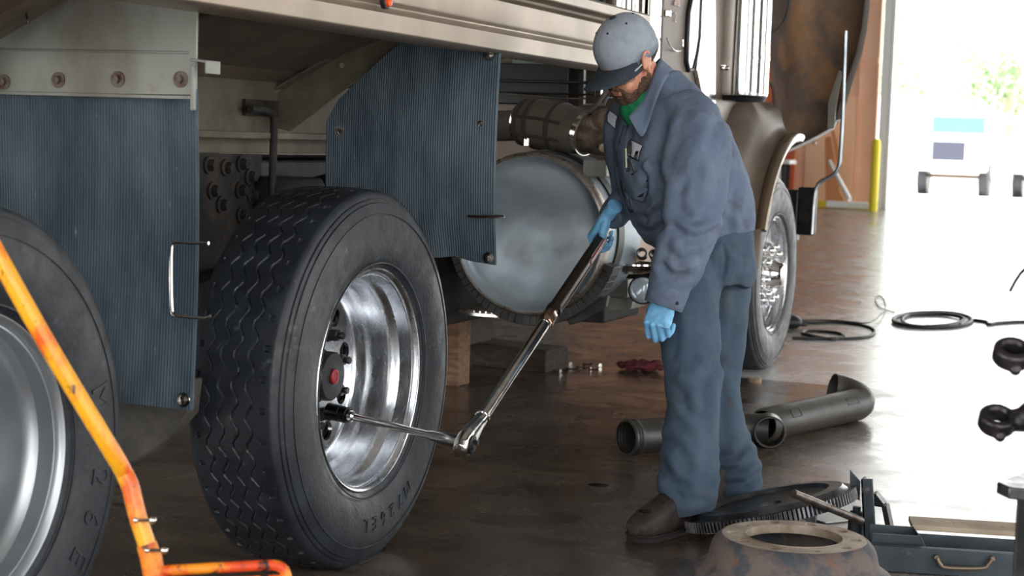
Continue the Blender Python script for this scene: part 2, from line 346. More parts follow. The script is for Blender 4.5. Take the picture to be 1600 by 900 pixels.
DISH = [(.0045, .3045), (.006, .3015), (.0045, .2985), (.000, .2945), (-.004, .2915), (-.010, .2895), (-.016, .2885), (-.040, .2875), (-.050, .284), (-.060, .276), (-.068, .270), (-.080, .267), (-.120, .265), (-.135, .2625), (-.142, .259), (-.150, .257), (-.172, .2545), (-.182, .250), (-.188, .242), (-.190, .228)]
def disc_mesh(xd, r0, r1, holes, hr, rh, n=240, m=26):
    """wheel disc with real round holes, thickness 12 mm"""
    mb = MB(); vs = []; keep = {}
    bm = bmesh.new()
    bmesh.ops.create_circle(bm, segments=120, radius=r1, cap_ends=False); outer = list(bm.edges)
    loops = [outer]
    def circ(cx, cy, r, s):
        o = len(bm.edges); g = bmesh.ops.create_circle(bm, segments=s, radius=r, cap_ends=False, matrix=Matrix.Translation((cx, cy, 0))); return g
    circ(0, 0, r0, 48)
    for k in range(holes): a = 2*PI*k/holes+.22; circ(rh*math.cos(a), rh*math.sin(a), hr, 28)
    bmesh.ops.triangle_fill(bm, edges=bm.edges[:], use_beauty=True, use_dissolve=False)
    ext = bmesh.ops.extrude_face_region(bm, geom=bm.faces[:]); bmesh.ops.translate(bm, verts=[g for g in ext['geom'] if isinstance(g, bmesh.types.BMVert)], vec=(0, 0, -.012))
    bm.verts.ensure_lookup_table(); bm.verts.index_update()
    mb.add([(xd+v.co.z, v.co.x, v.co.y) for v in bm.verts], [tuple(v.index for v in f.verts) for f in bm.faces]); bm.free(); return mb
nutm = MB(); nutm.lathe([(0, .022), (.004, .022), (.006, .0175), (.030, .0175), (.033, .014), (.034, 0.0)], (0, 0, 0), (1, 0, 0), 6); nutm.lathe([(0, .0001), (.046, .011), (.05, .009), (.05, .0001)], (0, 0, 0), (1, 0, 0), 16)
nutc = MB(); nutc.lathe([(0, .0001), (0, .027), (.012, .028), (.018, .024), (.026, .0205), (.034, .024), (.05, .0235), (.062, .0195), (.070, .011), (.072, .0005)], (0, 0, 0), (1, 0, 0), 20)
def ring_nuts(wheel, src, x, r, n, m, a0=0, name='lug_nut', label=None):
    first = None
    for k in range(n):
        a = a0+2*PI*k/n; loc = (x, r*math.cos(a), r*math.sin(a))
        if first is None: o = src.build(name, m, wheel, local=True); first = o
        else: o = first.copy(); COL.objects.link(o); o.parent = wheel
        o.location = loc
def put(o, world): o.parent = truck; o.location = Vector(world)-truck.location
satin = mat('satin_aluminium', (190, 194, 198), .42, .85, c2=(170, 175, 180), vs=4, bump=.05, bs=60, rvar=.08)
def deep_wheel(world, detail, marks, tlabel):
    mb = MB(); mb.lathe(DISH, (0, 0, 0), (1, 0, 0), 160)
    mb.lathe([(.0045, .3045), (.000, .3065), (-.012, .302), (-.012, .285), (-.248, .280), (-.250, .306), (-.245, .2925), (-.22, .25), (-.2, .225)], (0, 0, 0), (1, 0, 0), 160)
    d = disc_mesh(-.182, .086, .252, 10, .0285, .1985); mb.add(d.v, d.f)
    wh = mb.build('wheel', alu if detail else satin, None, ang=32); put(wh, world)
    t = tyre_mesh(detail, marks=marks).build('tyre', rubber, wh, local=True, ang=28)
    h = MB(); h.lathe([(-.40, .15), (-.20, .15), (-.196, .088), (-.180, .085), (-.172, .074), (-.165, .069), (-.118, .068), (-.112, .064), (-.1105, .001)], (0, 0, 0), (1, 0, 0), 48)
    h.lathe([(-.165, .073), (-.163, .078), (-.160, .078), (-.158, .073)], (0, 0, 0), (1, 0, 0), 48)
    hub = h.build('hub', blackst, wh, local=True)
    c = MB(); c.lathe([(-.1105, .021), (-.106, .021), (-.104, .018), (-.104, .014), (-.106, .013), (-.106, .001)], (0, 0, 0), (1, 0, 0), 32)
    c = c.build('hub_plug', redgrip, wh, local=True); c['label'] = 'red plug in the black hub'
    for k in range(6):
        pass
    ring_nuts(wh, nutm, -.181, .1375, 10, blackst, a0=-1.05)
    return wh
deep_wheel((0, 0, .50), True, [('M726EL', .055, -1.02, .392, .135)], '')
deep_wheel((-.10, -1.508, .50), False, [('M726EL', .080, .22, .405, .215)], '')
# steer wheel: disc outboard, ten chrome nut covers
mb = MB(); mb.lathe([(.0045, .3045), (.006, .3015), (.002, .296), (-.012, .290), (-.03, .286), (-.045, .275), (-.052, .262), (-.055, .25), (-.060, .2), (-.064, .19)], (0, 0, 0), (1, 0, 0), 128)
mb.lathe([(.0045, .3045), (-.012, .302), (-.012, .285), (-.248, .280), (-.250, .306)], (0, 0, 0), (1, 0, 0), 128)
d = disc_mesh(-.050, .09, .262, 10, .024, .215); mb.add(d.v, d.f)
wh = mb.build('wheel', alu, None, ang=32); put(wh, (-.033, 4.7466, .50))
tyre_mesh(False).build('tyre', rubber, wh, local=True, ang=28)
h = MB(); h.lathe([(-.40, .14), (-.06, .14), (-.05, .092), (-.02, .088), (.0, .08), (.03, .062), (.055, .060), (.062, .05), (.064, .001)], (0, 0, 0), (1, 0, 0), 40); h.build('hub_cap', chrome, wh, local=True)
ring_nuts(wh, nutc, -.05, .1425, 10, chrome, a0=.15, name='nut_cover')
# the far side of both axles
def part(name, mb, m, label=None, **k):
    o = mb.build(name, m, truck, **k)
    if label: o['label'] = label
    return o
part('axle', MB().tube([(-.25, 0, .5), (-2.1, 0, .5)], .062, 20).box((-.36, 0, .5), (.10, .30, .30)).lathe([(0, .2), (.16, .2), (.18, .18), (.18, .1)], (-.46, 0, .5), (1, 0, 0), 40), iron, bevel=.01)
part('axle', MB().tube([(-.35, -1.508, .5), (-2.2, -1.508, .5)], .062, 20).lathe([(0, .2), (.16, .2), (.18, .18)], (-.55, -1.508, .5), (1, 0, 0), 40), iron)
part('axle', MB().tube([(-.2, 4.75, .48), (-2.2, 4.75, .48)], .055, 20).box((-1.2, 4.75, .42), (1.5, .12, .1)), iron)
fr = MB()
for x in (-.78, -1.66):
    fr.box((x, 1.8, .93), (.012, 8.0, .27)); s_ = 1 if x > -1 else -1
    fr.box((x-.04*s_, 1.8, 1.06), (.085, 8.0, .012)).box((x-.04*s_, 1.8, .80), (.085, 8.0, .012))
for y in (-2, -.75, .5, 2.2, 3.6, 5.2): fr.box((-1.22, y, .93), (.9, .08, .2))
part('frame_rail', fr, darkpaint, bevel=.004)
# suspension hanger plate with bolt clusters (in the wheel well)
hp = MB().prism([(-.772, .15, 1.09), (-.772, .66, 1.09), (-.772, .66, .86), (-.772, .58, .70), (-.772, .22, .60), (-.772, .15, .7)], (.03, 0, 0))
for px, py in ((325, 258), (331, 298), (376, 256), (389, 276), (374, 297), (392, 304), (376, 336), (345, 320), (352, 262)):
    q = P(px, py, 'X', -.74); hp.lathe([(0, .027), (.007, .027), (.008, .019), (.014, .018)], q, (1, 0, 0), 20); hp.lathe([(.014, .017), (.028, .016), (.03, .001)], q, (1, 0, 0), 6)
part('suspension_hanger', hp, iron)
part('suspension_arm', MB().prism([(-.62, .1, .72), (-.62, .95, .80), (-.62, 1.0, .72), (-.62, .95, .62), (-.62, .2, .52), (-.62, .02, .44), (-.62, -.10, .47), (-.62, -.05, .6)], (-.09, 0, 0)).lathe([(0, .001), (0, .10), (.02, .115), (.06, .12), (.1, .115), (.14, .12), (.19, .115), (.22, .1), (.22, .001)], (-.66, .70, .80), (0, 0, 1), 28), iron, bevel=.006)
# body sill, shelf, sloping underside, cross member
sl_ = MB().box((-.715, .35, 1.235), (.03, 2.6, .17)).box((-.70, .35, 1.15), (.07, 2.6, .022)).box((-.735, .35, 1.118), (.02, 2.6, .05))
part('body_sill', sl_, sill, bevel=.003)
part('body_underside', MB().prism([(-.72, -.3, 1.322), (.06, -.3, 1.60), (.06, -.3, 1.615), (-.72, -.3, 1.335)], (0, 2.0, 0)), mat('dusty_brown_underside', (92, 80, 66), .8, c2=(70, 60, 50), vs=5, bump=.2, bs=60))
part('cross_member', MB().prism([(-.70, .68, 1.288), (-.30, .68, 1.505), (-.215, .68, 1.478), (-.655, .68, 1.165), (-.70, .68, 1.175)], (0, .012, 0)).prism([(-.70, .66, 1.296), (-.28, .66, 1.52), (-.28, .66, 1.53), (-.70, .66, 1.305)], (0, .07, 0)).tube([P(534, 102, 'Y', .665), P(534, 102, 'Y', .70)], .010, 10), sill, bevel=.002)
part('cross_member', MB().prism([(-.06, .95, 1.45), (-.02, .95, 1.48), (-.35, .95, 1.30), (-.42, .95, 1.26)], (0, .05, 0)), sill)
part('bent_pipe', MB().tube(catmull([P(x, y, 'X', -.66) for x, y in ((391, 170), (412, 171), (424, 176), (428, 190), (427, 240), (425, 310))], 6), .0125, 12).box(P(408, 169, 'X', -.69), (.008, .20, .05)), iron)
part('air_lines', MB().tube(catmull([P(x, y, 'X', -.64) for x, y in ((436, 320), (440, 290), (455, 280), (480, 285), (500, 296), (512, 300))], 6), .003, 6).tube(catmull([P(x, y, 'X', -.64) for x, y in ((436, 283), (441, 300), (452, 318))], 6), .003, 6), hosem)
part('brake_chamber', MB().lathe([(0, .001), (0, .05), (.06, .055), (.07, .065), (.08, .065), (.09, .055), (.14, .05), (.15, .001)], P(492, 300, 'X', -.70), (1, 0, .2), 24), iron)
# flaps
def flap(name, y, x0, x1, top, bot, nx, label, wave):
    nz = 40; vs = []; fs = []; g = MB()
    for side in (0, 1):
        for i in range(nx+1):
            x = x0+(x1-x0)*i/nx; t_, b_ = top(x), bot(x)
            for k in range(nz+1):
                z = b_+(t_-b_)*k/nz; yy = y+wave(x, z)+(.0017*math.sin(2*PI*x/.0078) if side == 0 else .009)
                vs.append((x, yy, z))
    n1 = (nx+1)*(nz+1)
    for i in range(nx):
        for k in range(nz):
            a = i*(nz+1)+k; fs.append((a, a+nz+1, a+nz+2, a+1)); fs.append((n1+a, n1+a+1, n1+a+nz+2, n1+a+nz+1))
    for i in range(nx):
        for k in (0, nz): a = i*(nz+1)+k; fs.append((a, a+nz+1, n1+a+nz+1, n1+a))
    for k in range(nz):
        for i in (0, nx): a = i*(nz+1)+k; fs.append((a, a+1, n1+a+1, n1+a))
    o = g.add(vs, fs).build(name, flapm, truck, ang=60); o['label'] = label; return o
f1 = flap('mud_flap', -.755, -.78, -.083, lambda x: 1.26, lambda x: .512-.01*(x+.2), 520, 'wide ribbed black flap under the bolted plate', lambda x, z: .012*math.sin((z-.5)*4)+.006*math.sin(x*9+z*3))
def interp(pts): xs = [p[0] for p in pts]; zs = [p[1] for p in pts]; return lambda x: float(np.interp(x, xs, zs))
top2 = interp([(-.498, 1.20), (-.46, 1.27), (-.30, 1.41), (-.22, 1.465), (.083, 1.44)])
bot2 = interp([(-.498, .90), (-.49, .83), (-.44, .792), (-.11, .792), (-.06, .80), (.0, .787), (.083, .780)])
f2 = flap('mud_flap', .65, -.498, .080, top2, bot2, 440, 'ribbed black flap hung beside the steel tank', lambda x, z: .03*math.exp(-((z-.78)/.1)**2)*math.sin((x+.5)*5)-.02*math.sin((z-.8)*4.4)+.008*math.sin(x*11))
def bolt_on(o, px, py, y, r=.010):
    q = P(px, py, 'Y', y); b = MB().lathe([(0, .001), (0, r*1.35), (-.003, r*1.35), (-.0035, r), (-.010, r*.92), (-.012, .001)], q, (0, 1, 0), 6).lathe([(0, r*1.7), (-.0025, r*1.7), (-.003, r)], q, (0, 1, 0), 20).build('bolt', toolchrome, o)
for p in ((530, 205), (752, 193), (763, 403), (765, 86)): bolt_on(f2, *p, .640)
bolt_on(f1, 287, 625, -.760)
pl = part('flap_mounting_plate', MB().prism([(-.80, -.775, 1.232), (-.084, -.775, 1.240), (-.070, -.775, 1.255), (-.070, -.775, 1.95), (-.80, -.775, 1.95)], (0, .008, 0)).box((-.44, -.772, 1.234), (.71, .02, .008)).tube([(-.78, -.779, 1.338), (-.09, -.779, 1.335)], .003, 8), plate, 'stained steel plate with four rusty bolts', bevel=.002)
rustb = mat('rusty_bolt', (112, 104, 98), .5, .5, c2=(92, 70, 58), vs=40, bump=.3, bs=80)
for px, py in ((6, 128), (91, 125), (184, 124), (282, 124)):
    q = P(px, py, 'Y', -.776); MB().lathe([(0, .016), (-.003, .016), (-.0035, .011), (-.013, .0105), (-.015, .001)], q, (0, 1, 0), 6).lathe([(0, .019), (-.002, .019), (-.0025, .01)], q, (0, 1, 0), 20).build('bolt', rustb, pl)
part('angle_bracket', MB().prism([(-.071, -.80, 1.322), (-.026, -.80, 1.318), (-.026, -.80, 1.288), (-.031, -.80, 1.288), (-.031, -.80, 1.312), (-.071, -.80, 1.316)], (0, .06, 0)).box((-.066, -.79, 1.255), (.010, .012, .10)), plate, bevel=.002)
rod = MB().tube(catmull([P(x, y, 'Y', -.80) for x, y in ((326, 380), (300, 380), (273, 379), (268, 384))], 6)+catmull([P(x, y, 'Y', -.80) for x, y in ((267, 400), (267, 440), (268, 480), (270, 491))], 6)[0:]+catmull([P(x, y, 'Y', -.80) for x, y in ((278, 494), (300, 496), (320, 497), (329, 494))], 6), .0042, 10)
part('wire_guard', rod, toolchrome, 'bent wire guard in front of the flap')
part('wire_guard', MB().tube([P(731, 337, 'Y', .60), P(745, 338, 'Y', .60), P(788, 338, 'Y', .60)], .0055, 10), toolchrome)
part('hanging_wire', MB().tube(catmull([P(x, y, 'Y', -.85) for x, y in ((38, -30), (40, 5), (42, 22), (45, 38))], 4), .0045, 8), toolchrome)
part('shaded_underside_brace', MB().prism([P(x, y, 'Y', -.90) for x, y in ((-60, -90), (90, -60), (48, 6), (-40, 75))], (0, .02, 0)), mat('shaded_brown_steel', (104, 92, 78), .6, .2, c2=(84, 74, 64), vs=6))  # stands in for the dark underside; the shade is in its brown colour
part('torque_arm', MB().prism([(-.40, -.62, .56), (-.165, -.62, .56), (-.175, -.62, .475), (-.245, -.62, .395), (-.44, -.62, .27), (-.6, -.62, .30), (-.6, -.62, .5)], (0, .05, 0)), mat('grey_dirty_casting', (88, 84, 78), .75, .1, c2=(60, 57, 52), vs=8, bump=.4, bs=50), bevel=.006)
# body rail and dump body
b0, b1 = -2.6, 1.95
def rail(poly): return MB().prism([(x, b0, z) for x, z in poly], (0, b1-b0, 0))
bm_ = rail([(-.06, 1.425), (.085, 1.420), (.100, 1.428), (.1, 1.474), (.095, 1.480), (.087, 1.487), (.084, 1.494), (.088, 1.498), (.097, 1.503), (.099, 1.51), (.099, 1.572), (.060, 1.590), (.060, 1.600), (.125, 1.600), (.130, 1.605), (.130, 1.632), (.122, 1.640), (-.02, 1.640), (-.04, 1.60), (-.04, 1.46)])
br = part('body_rail', bm_, beam, 'long beige steel rail along the bottom edge of the body', bevel=.0025)
q = P(599, 2, 'X', .100); ml = MB().lathe([(0, .020), (.012, .020), (.014, .016), (.014, .001)], q, (1, 0, 0), 28).build('marker_lamp_base', trimb, br)
MB().lathe([(.012, .0155), (.02, .013), (.024, .001)], q, (1, 0, 0), 24).build('marker_lamp', amber, br)
part('dump_body', MB().prism([(-.05, -2.6, 1.64), (-.12, -2.6, 2.7), (-2.35, -2.6, 2.7), (-2.42, -2.6, 1.64), (-1.7, -2.6, 1.3), (-.74, -2.6, 1.3)], (0, 3.4, 0)).prism([(-.05, .8, 1.64), (-.12, .8, 2.7), (-2.35, .8, 2.7), (-2.42, .8, 1.64)], (0, .25, 0)), beam, bevel=.01)
# dark things under the rail ahead of the flap
part('battery_box', MB().box((-.72, 2.9, 1.40), (.55, .5, .17)).box((-.6, 2.62, 1.41), (.75, .02, .012)).box((-.6, 2.62, 1.36), (.75, .02, .008)), trimb, bevel=.01)
part('step_bracket', MB().tube([P(x, y, 'Y', 2.7) for x, y in ((914, 96), (913, 163), (944, 163), (960, 130))], .007, 8).box(P(936, 134, 'Y', 2.72), (.05, .01, .06)), aludull)
part('cable', MB().tube(catmull([P(x, y, 'Y', 2.6) for x, y in ((780, 146), (830, 150), (880, 154), (915, 154))], 5), .004, 8).tube(catmull([P(x, y, 'Y', 2.5) for x, y in ((900, 180), (930, 165), (950, 140), (975, 128))], 5), .010, 8), bootm)
# fuel tank
tc_ = np.array((-.42, 2.2, .79)); R_ = .325
tk = MB().lathe([(.028, .001), (.020, .15), (.018, .26), (.012, .292), (.004, .300), (-.004, .304), (-.008, .309), (-.006, .317), (.0, .322), (.010, .325), (.44, .325), (.45, .30), (.46, .001)], tc_, (0, 1, 0), 128).build('fuel_tank', tankm, truck, ang=40); tk['label'] = 'round dull aluminium fuel tank end'
MB().lathe([(-.0085, .3085), (-.010, .313), (-.008, .319), (.0, .3245), (.012, .327), (.05, .327), (.05, .325), (.012, .3235), (0, .321), (-.006, .3165)], tc_, (0, 1, 0), 128, closed=True).build('rim', tankrim, tk)
MB().lathe([(.13, .326), (.13, .334), (.20, .334), (.20, .326)], tc_, (0, 1, 0), 128, closed=True).build('strap', hosem, tk)
cr = MB()
for k in range(30):
    a0 = math.radians(188+k*154/30); a1 = math.radians(188+(k+1)*154/30)
    f_ = lambda a, r: np.array((tc_[0]+r*math.cos(a), 2.23, tc_[2]+r*math.sin(a)))
    cr.prism([f_(a0, .327), f_(a0, .37), f_(a1, .37), f_(a1, .327)], (0, .09, 0))
cr.prism([P(x, y, 'Y', 2.28) for x, y in ((930, 470), (950, 462), (946, 480), (915, 500), (890, 508), (885, 500))], (0, .03, 0))
part('tank_cradle', cr, mat('scuffed_cradle_steel', (74, 74, 74), .5, .4, c2=(52, 48, 46), vs=8, bump=.3, bs=40), bevel=.003)
# air intake boot
pts = catmull([P(745, 196, 'Y', 2.5), P(775, 197, 'Y', 2.5), P(822, 195, 'Y', 2.48)], 5)
part('intake_pipe', MB().tube(pts, .064, 28), bootm)
bp_ = catmull([P(815, 190, 'Y', 2.46), P(835, 193, 'Y', 2.44), P(865, 197, 'Y', 2.40), P(900, 205, 'Y', 2.36), P(918, 210, 'Y', 2.34)], 6); n_ = len(bp_)
rr_ = [np.interp(i/(n_-1), [0, .1, .3, .55, .8, 1], [.076, .092, .100, .100, .090, .080]) for i in range(n_)]
bt = part('intake_boot', MB().tube(bp_, rr_, 32), bootm, 'ribbed brown rubber elbow boot')
rb = MB()
for i in (3, 8, 14): c_ = bp_[i]; t_ = nrm(bp_[min(i+1, n_-1)]-bp_[i-1]); rb.lathe([(-.012, rr_[i]-.002), (-.010, rr_[i]+.006), (.010, rr_[i]+.006), (.012, rr_[i]-.002)], c_, t_, 36)
for s_ in (.25, -.55):
    ln = [c_+rr_[i]*nrm(np.array((-.1, -1, s_))-nrm(bp_[min(i+1, n_-1)]-bp_[max(i-1, 0)])*np.dot((-.1, -1, s_), nrm(bp_[min(i+1, n_-1)]-bp_[max(i-1, 0)]))) for i, c_ in enumerate(bp_[1:18], 1)]
    rb.tube(ln, .008, 6)
rb.build('rib', mat('dark_rib_rubber', (54, 48, 44), .8), bt)
cl = MB(); i = n_-2; t_ = nrm(bp_[-1]-bp_[-3]); cl.lathe([(-.012, .083), (-.012, .088), (.012, .088), (.012, .083)], bp_[i], t_, 40, closed=True); cl.build('hose_clamp', toolchrome, bt); cl = MB(); cl.lathe([(-.008, .079), (-.008, .086), (.008, .086), (.008, .079)], bp_[1], nrm(bp_[2]-bp_[0]), 40, closed=True).box(P(824, 218, 'Y', 2.36), (.02, .02, .05))
cl.build('hose_clamp', toolchrome, bt)
mp_ = [P(912, 208, 'Y', 2.35), P(935, 212, 'Y', 2.34), P(965, 216, 'Y', 2.33)]
part('intake_elbow', MB().tube(mp_, .078, 28).tube([P(935, 225, 'Y', 2.28), P(942, 231, 'Y', 2.20)], [.016, .016], 14).ell(P(945, 205, 'Y', 2.34), (.08, .078, .09)), mat('dirty_cast_aluminium', (150, 134, 118), .4, .7, c2=(96, 82, 70), vs=14, bump=.3, bs=40))
part('bracket_box', MB().box(P(937, 263, 'Y', 2.3), (.10, .12, .065)), plate, bevel=.004)
# cab
cx0 = -.155
cab = part('cab', MB().prism([(cx0, 2.78, .95), (cx0, 2.78, 2.75), (cx0, 4.2, 2.75), (cx0, 4.6, 1.75), (cx0, 4.6, 1.38), (cx0, 4.0, .95)], (-2.1, 0, 0)), taupe, bevel=.03, seg=4)
MB().box((cx0+.004, 2.80, 1.8), (.03, .07, 1.8)).box((cx0+.006, 2.90, 1.8), (.02, .09, 1.8)).box((cx0+.006, 2.775, 1.8), (.06, .02, 1.8)).build('corner_trim', chrome, cab, bevel=.008)
dr = MB().box((cx0+.008, 3.29, 1.6), (.02, .66, 1.3)).build('door', mat('door_taupe_paint', (104, 94, 86), .5, .1), cab, bevel=.006)
def ysurf(px, py, dx=0): return P(px, py, 'X', cx0+.02+dx)
wp = [ysurf(x, y) for x, y in ((1084, -60), (1077, 0), (1073, 20), (1071, 60), (1070, 95), (1073, 110), (1079, 108), (1085, 85), (1089, 60), (1092, 0), (1094, -60))]
MB().prism(wp, (.012, 0, 0)).build('window', winglass, cab)
MB().tube([p+np.array((.008, 0, 0)) for p in wp], .011, 10, closed=True).build('window_seal', trimb, cab)
MB().tube(catmull([ysurf(x, y, .012) for x, y in ((1042, 60), (1048, 73), (1057, 80), (1066, 76), (1067, 62))], 5), .0035, 8).build('door_handle', chrome, cab)
MB().box(ysurf(1044, 21, .01), (.02, .03, .03)).build('door_hinge', chrome, cab, bevel=.004)
MB().prism([ysurf(x, y) for x, y in ((1094, -60), (1089, 60), (1083, 110), (1100, 190), (1112, 190), (1112, -60))], (.02, 0, 0)).build('cowl_panel', chrome, cab, bevel=.004)
for body_, px, py, sz in (('ans', 1058, 2, .065), ('2', 1056, 28, .06)):
    me = text_mesh(body_, sz, .001); q = ysurf(px, py, .004); o = bpy.data.objects.new('lettering', me); COL.objects.link(o); me.materials.append(mat('pink_lettering', (214, 176, 170), .5))
    o.matrix_world = Matrix.Translation(Vector(q)) @ Matrix(((0, 0, 1, 0), (1, 0, 0, 0), (0, 1, 0, 0), (0, 0, 0, 1))); mw = o.matrix_world.copy(); o.parent = cab; o.matrix_parent_inverse = cab.matrix_world.inverted(); o.matrix_world = mw
part('exhaust_stack', MB().lathe([(0, .06), (0, .088), (1.6, .088), (1.6, .06)], (-.23, 2.62, 1.35), (0, 0, 1), 48), chrome, 'bright chrome stack behind the cap')
part('grab_rails', MB().tube([P(909, -60, 'Y', 2.5), P(911, 12, 'Y', 2.5)], .006, 8).tube([P(916, -60, 'Y', 2.5), P(918, 14, 'Y', 2.5)], .006, 8).tube([P(921, -60, 'Y', 2.5), P(924, 16, 'Y', 2.5)], .006, 8).box((-.55, 2.72, 1.72), (.35, .03, .5)).ell(P(944, 12, 'Y', 2.5), .012), mat('green_grey_steel', (120, 130, 126), .3, .6))
ac = part('air_cleaner', MB().lathe([(0, .001), (.0, .125), (.004, .135), (.012, .142), (.03, .145), (.185, .145), (.186, .148), (.20, .148), (.201, .145), (1.4, .145), (1.42, .13)], (-.105, 4.15, 1.405), (0, 0, 1), 72), chrome, 'tall chrome cylinder beside the door', ang=30)
MB().lathe([(-.016, .10), (-.016, .128), (.002, .138), (.002, .10)], (-.105, 4.15, 1.405), (0, 0, 1), 64).build('base_ring', trimb, ac)
MB().box(P(1124, 104, 'Y', 4.0), (.03, .03, .022)).ell(P(1122, 104, 'Y', 3.98), .012).ell(P(1129, 106, 'Y', 3.98), .012).build('clamp_screw', chrome, ac, bevel=.003)
# fender with rolled flare
def arc(t, r): return 4.75-r*math.sin(t), .50+r*math.cos(t)
pr = [(-.50, 1.06), (-.34, 1.04), (-.20, .99), (-.10, .92), (-.05, .84), (-.025, .775), (.0, .745), (.035, .735), (.060, .728), (.066, .715), (.060, .70), (.02, .695), (-.32, .69)]
G = []
for k in range(37):
    t = math.radians(-4+k*88/36.)
    ringp = []
    for x, r in pr:
        r2 = r if r < .75 else .75+(r-.75)*(1+.15*math.cos(t)*2)
        y, z = arc(t, r2); z = min(z, 1.405); y = max(y, 3.55)
        ringp.append((x, y, z))
    G.append(ringp)
part('fender', MB().rings(G), taupe, 'curved taupe wheel fender with rolled lip', ang=50)
G = []
for k in range(25):
    t = math.radians(-5+k*74/24.); ringp = []
    for x, r in [(.03, .742), (.058, .752), (.078, .748), (.088, .730), (.080, .705), (.05, .700), (.02, .704)]: y, z = arc(t, r); ringp.append((x, y, z))
    G.append(ringp)
part('fender_flare', MB().rings(G), mat('bronze_taupe_flare', (122, 104, 84), .22, .6, coat=.6), ang=60)
part('side_fairing', MB().box((-.50, 3.12, .90), (.56, .5, .60)).box((-.52, 3.9, 1.18), (.7, .6, .4)), mat('tan_panel_paint', (150, 126, 106), .35, .3), bevel=.02)
part('black_hose', MB().tube(catmull([P(x, y, 'Y', 2.78) for x, y in ((972, 338), (978, 350), (978, 380), (974, 405))], 5), .008, 8).tube(catmull([P(x, y, 'Y', 2.7) for x, y in ((944, 330), (957, 370), (955, 400), (948, 420))], 5), .012, 8), hosem)
# step tray, fog lamp, brackets
tcx = P(984, 410, 'Y', 2.62)
ty = part('step_tray', MB().lathe([(.0, .118), (.0, .123), (-.006, .124), (-.03, .11), (-.045, .06), (-.047, .001), (-.042, .001), (-.04, .055), (-.024, .095), (-.004, .117)], tcx, (0, 0, 1), 56, closed=False), chrome)
part('lamp_bracket', MB().box(P(966, 449, 'Y', 2.70), (.11, .08, .075)).box(P(985, 455, 'Y', 2.75), (.10, .03, .03)).prism([P(x, y, 'Y', 2.7) for x, y in ((940, 470), (955, 462), (990, 470), (985, 484), (950, 486))], (0, .2, 0)), plate, bevel=.004)
lp = P(1004, 453, 'Y', 2.60)
fl = part('fog_lamp', MB().lathe([(.0, .056), (-.006, .060), (-.012, .058), (-.014, .054), (.0, .052), (.05, .045), (.075, .02), (.08, .001)], lp, (-.25, 1, 0), 40), trimb, 'round fog lamp')
MB().lathe([(-.012, .053), (-.020, .04), (-.024, .02), (-.025, .001)], lp, (-.25, 1, 0), 40).build('lens', lampglass, fl)
MB().lathe([(.0, .052), (.03, .04), (.045, .012), (.046, .001)], lp, (-.25, 1, 0), 32).build('reflector', chrome, fl)
part('underbody', MB().box((-.7, 3.2, .42), (.7, .5, .10)).tube(catmull([(-.4, 3.0, .40), (-.6, 3.4, .36), (-.9, 3.8, .38), (-1.2, 4.3, .42)], 5), .03, 10).box((-1.2, 3.0, .55), (.7, 1.6, .35)).box((-1.5, 1.5, .6), (.3, .9, .3)), iron, bevel=.01)
part('driveline', MB().tube([(-1.2, -1.4, .55), (-1.2, 3.6, .66)], .055, 16).lathe([(-.18, .05), (-.12, .15), (0, .19), (.12, .15), (.18, .05)], (-1.2, -1.508, .5), (1, 0, 0), 24), iron)
# tread grating step beneath the flap, with loose metal on it
gr = MB().box((-.86, 2.62, .425), (.42, .36, .012))
for i in range(15): gr.box((-1.05+i*.027, 2.62, .435), (.006, .36, .012))
part('grating_step', gr, toolchrome)
# tilted hood
Y0 = 5.55
out = [(1203, -260), (1203, 0), (1204, 100), (1207, 170), (1214, 238), (1236, 231), (1268, 216), (1290, 204), (1306, 186), (1316, 150), (1326, 118), (1338, 82), (1346, 45), (1351, 0), (1354, -70), (1350, -260)]
po = [P(x, y, 'Y', Y0) for x, y in out]
hm = MB(); cen = np.mean(po, axis=0); layers = []
for s_, dy in ((1, 0), (1.0, .02), (.975, .09), (.93, .17), (.85, .25), (.72, .32), (.5, .37), (.1, .39)):
    layers.append([cen+(p-cen)*np.array((s_, 1, s_))+np.array((-.02*(1-s_), dy, 0)) for p in po])
hm.rings(layers, cap=True)
back = [[p+np.array((0, -.0, 0)) for p in po], [cen+(p-cen)*np.array((1.01, 1, 1.01))+np.array((0, .01, 0)) for p in po], [cen+(p-cen)*np.array((.97, 1, .97))+np.array((0, .2, 0)) for p in po], [cen+(p-cen)*np.array((.5, 1, .55))+np.array((0, .46, 0)) for p in po]]
hd = part('hood', MB().rings(layers, cap=False).endcap(len(po)), hoodm, 'tilted open hood, brown inside', ang=180)
MB().rings(back, cap=False).endcap(len(po)).build('hood_shell', mat('dark_brown_shell', (58, 48, 42), .85, spec=.15), hd, ang=60)
MB().tube([P(x, y, 'Y', Y0-.01) for x, y in ((1212, 240), (1236, 234), (1268, 219), (1290, 207), (1302, 200), (1306, 190), (1313, 188))], .008, 8).build('hood_edge', white, hd)
MB().prism([P(x, y, 'Y', Y0-.03) for x, y in ((1311, 110), (1316, 112), (1306, 165), (1303, 200), (1293, 202), (1294, 160))], (0, .02, 0)).build('edge_bracket', plate, hd)
MB().tube(catmull([P(x, y, 'Y', Y0-.02) for x, y in ((1200, 60), (1222, 40), (1232, 15), (1236, -30))], 6), .012, 8).build('hood_rib', bootm, hd)
MB().tube(catmull([P(x, y, 'Y', Y0-.04) for x, y in ((1201, 128), (1208, 140), (1210, 165), (1212, 190))], 5), .008, 8).build('hood_cable', bootm, hd)
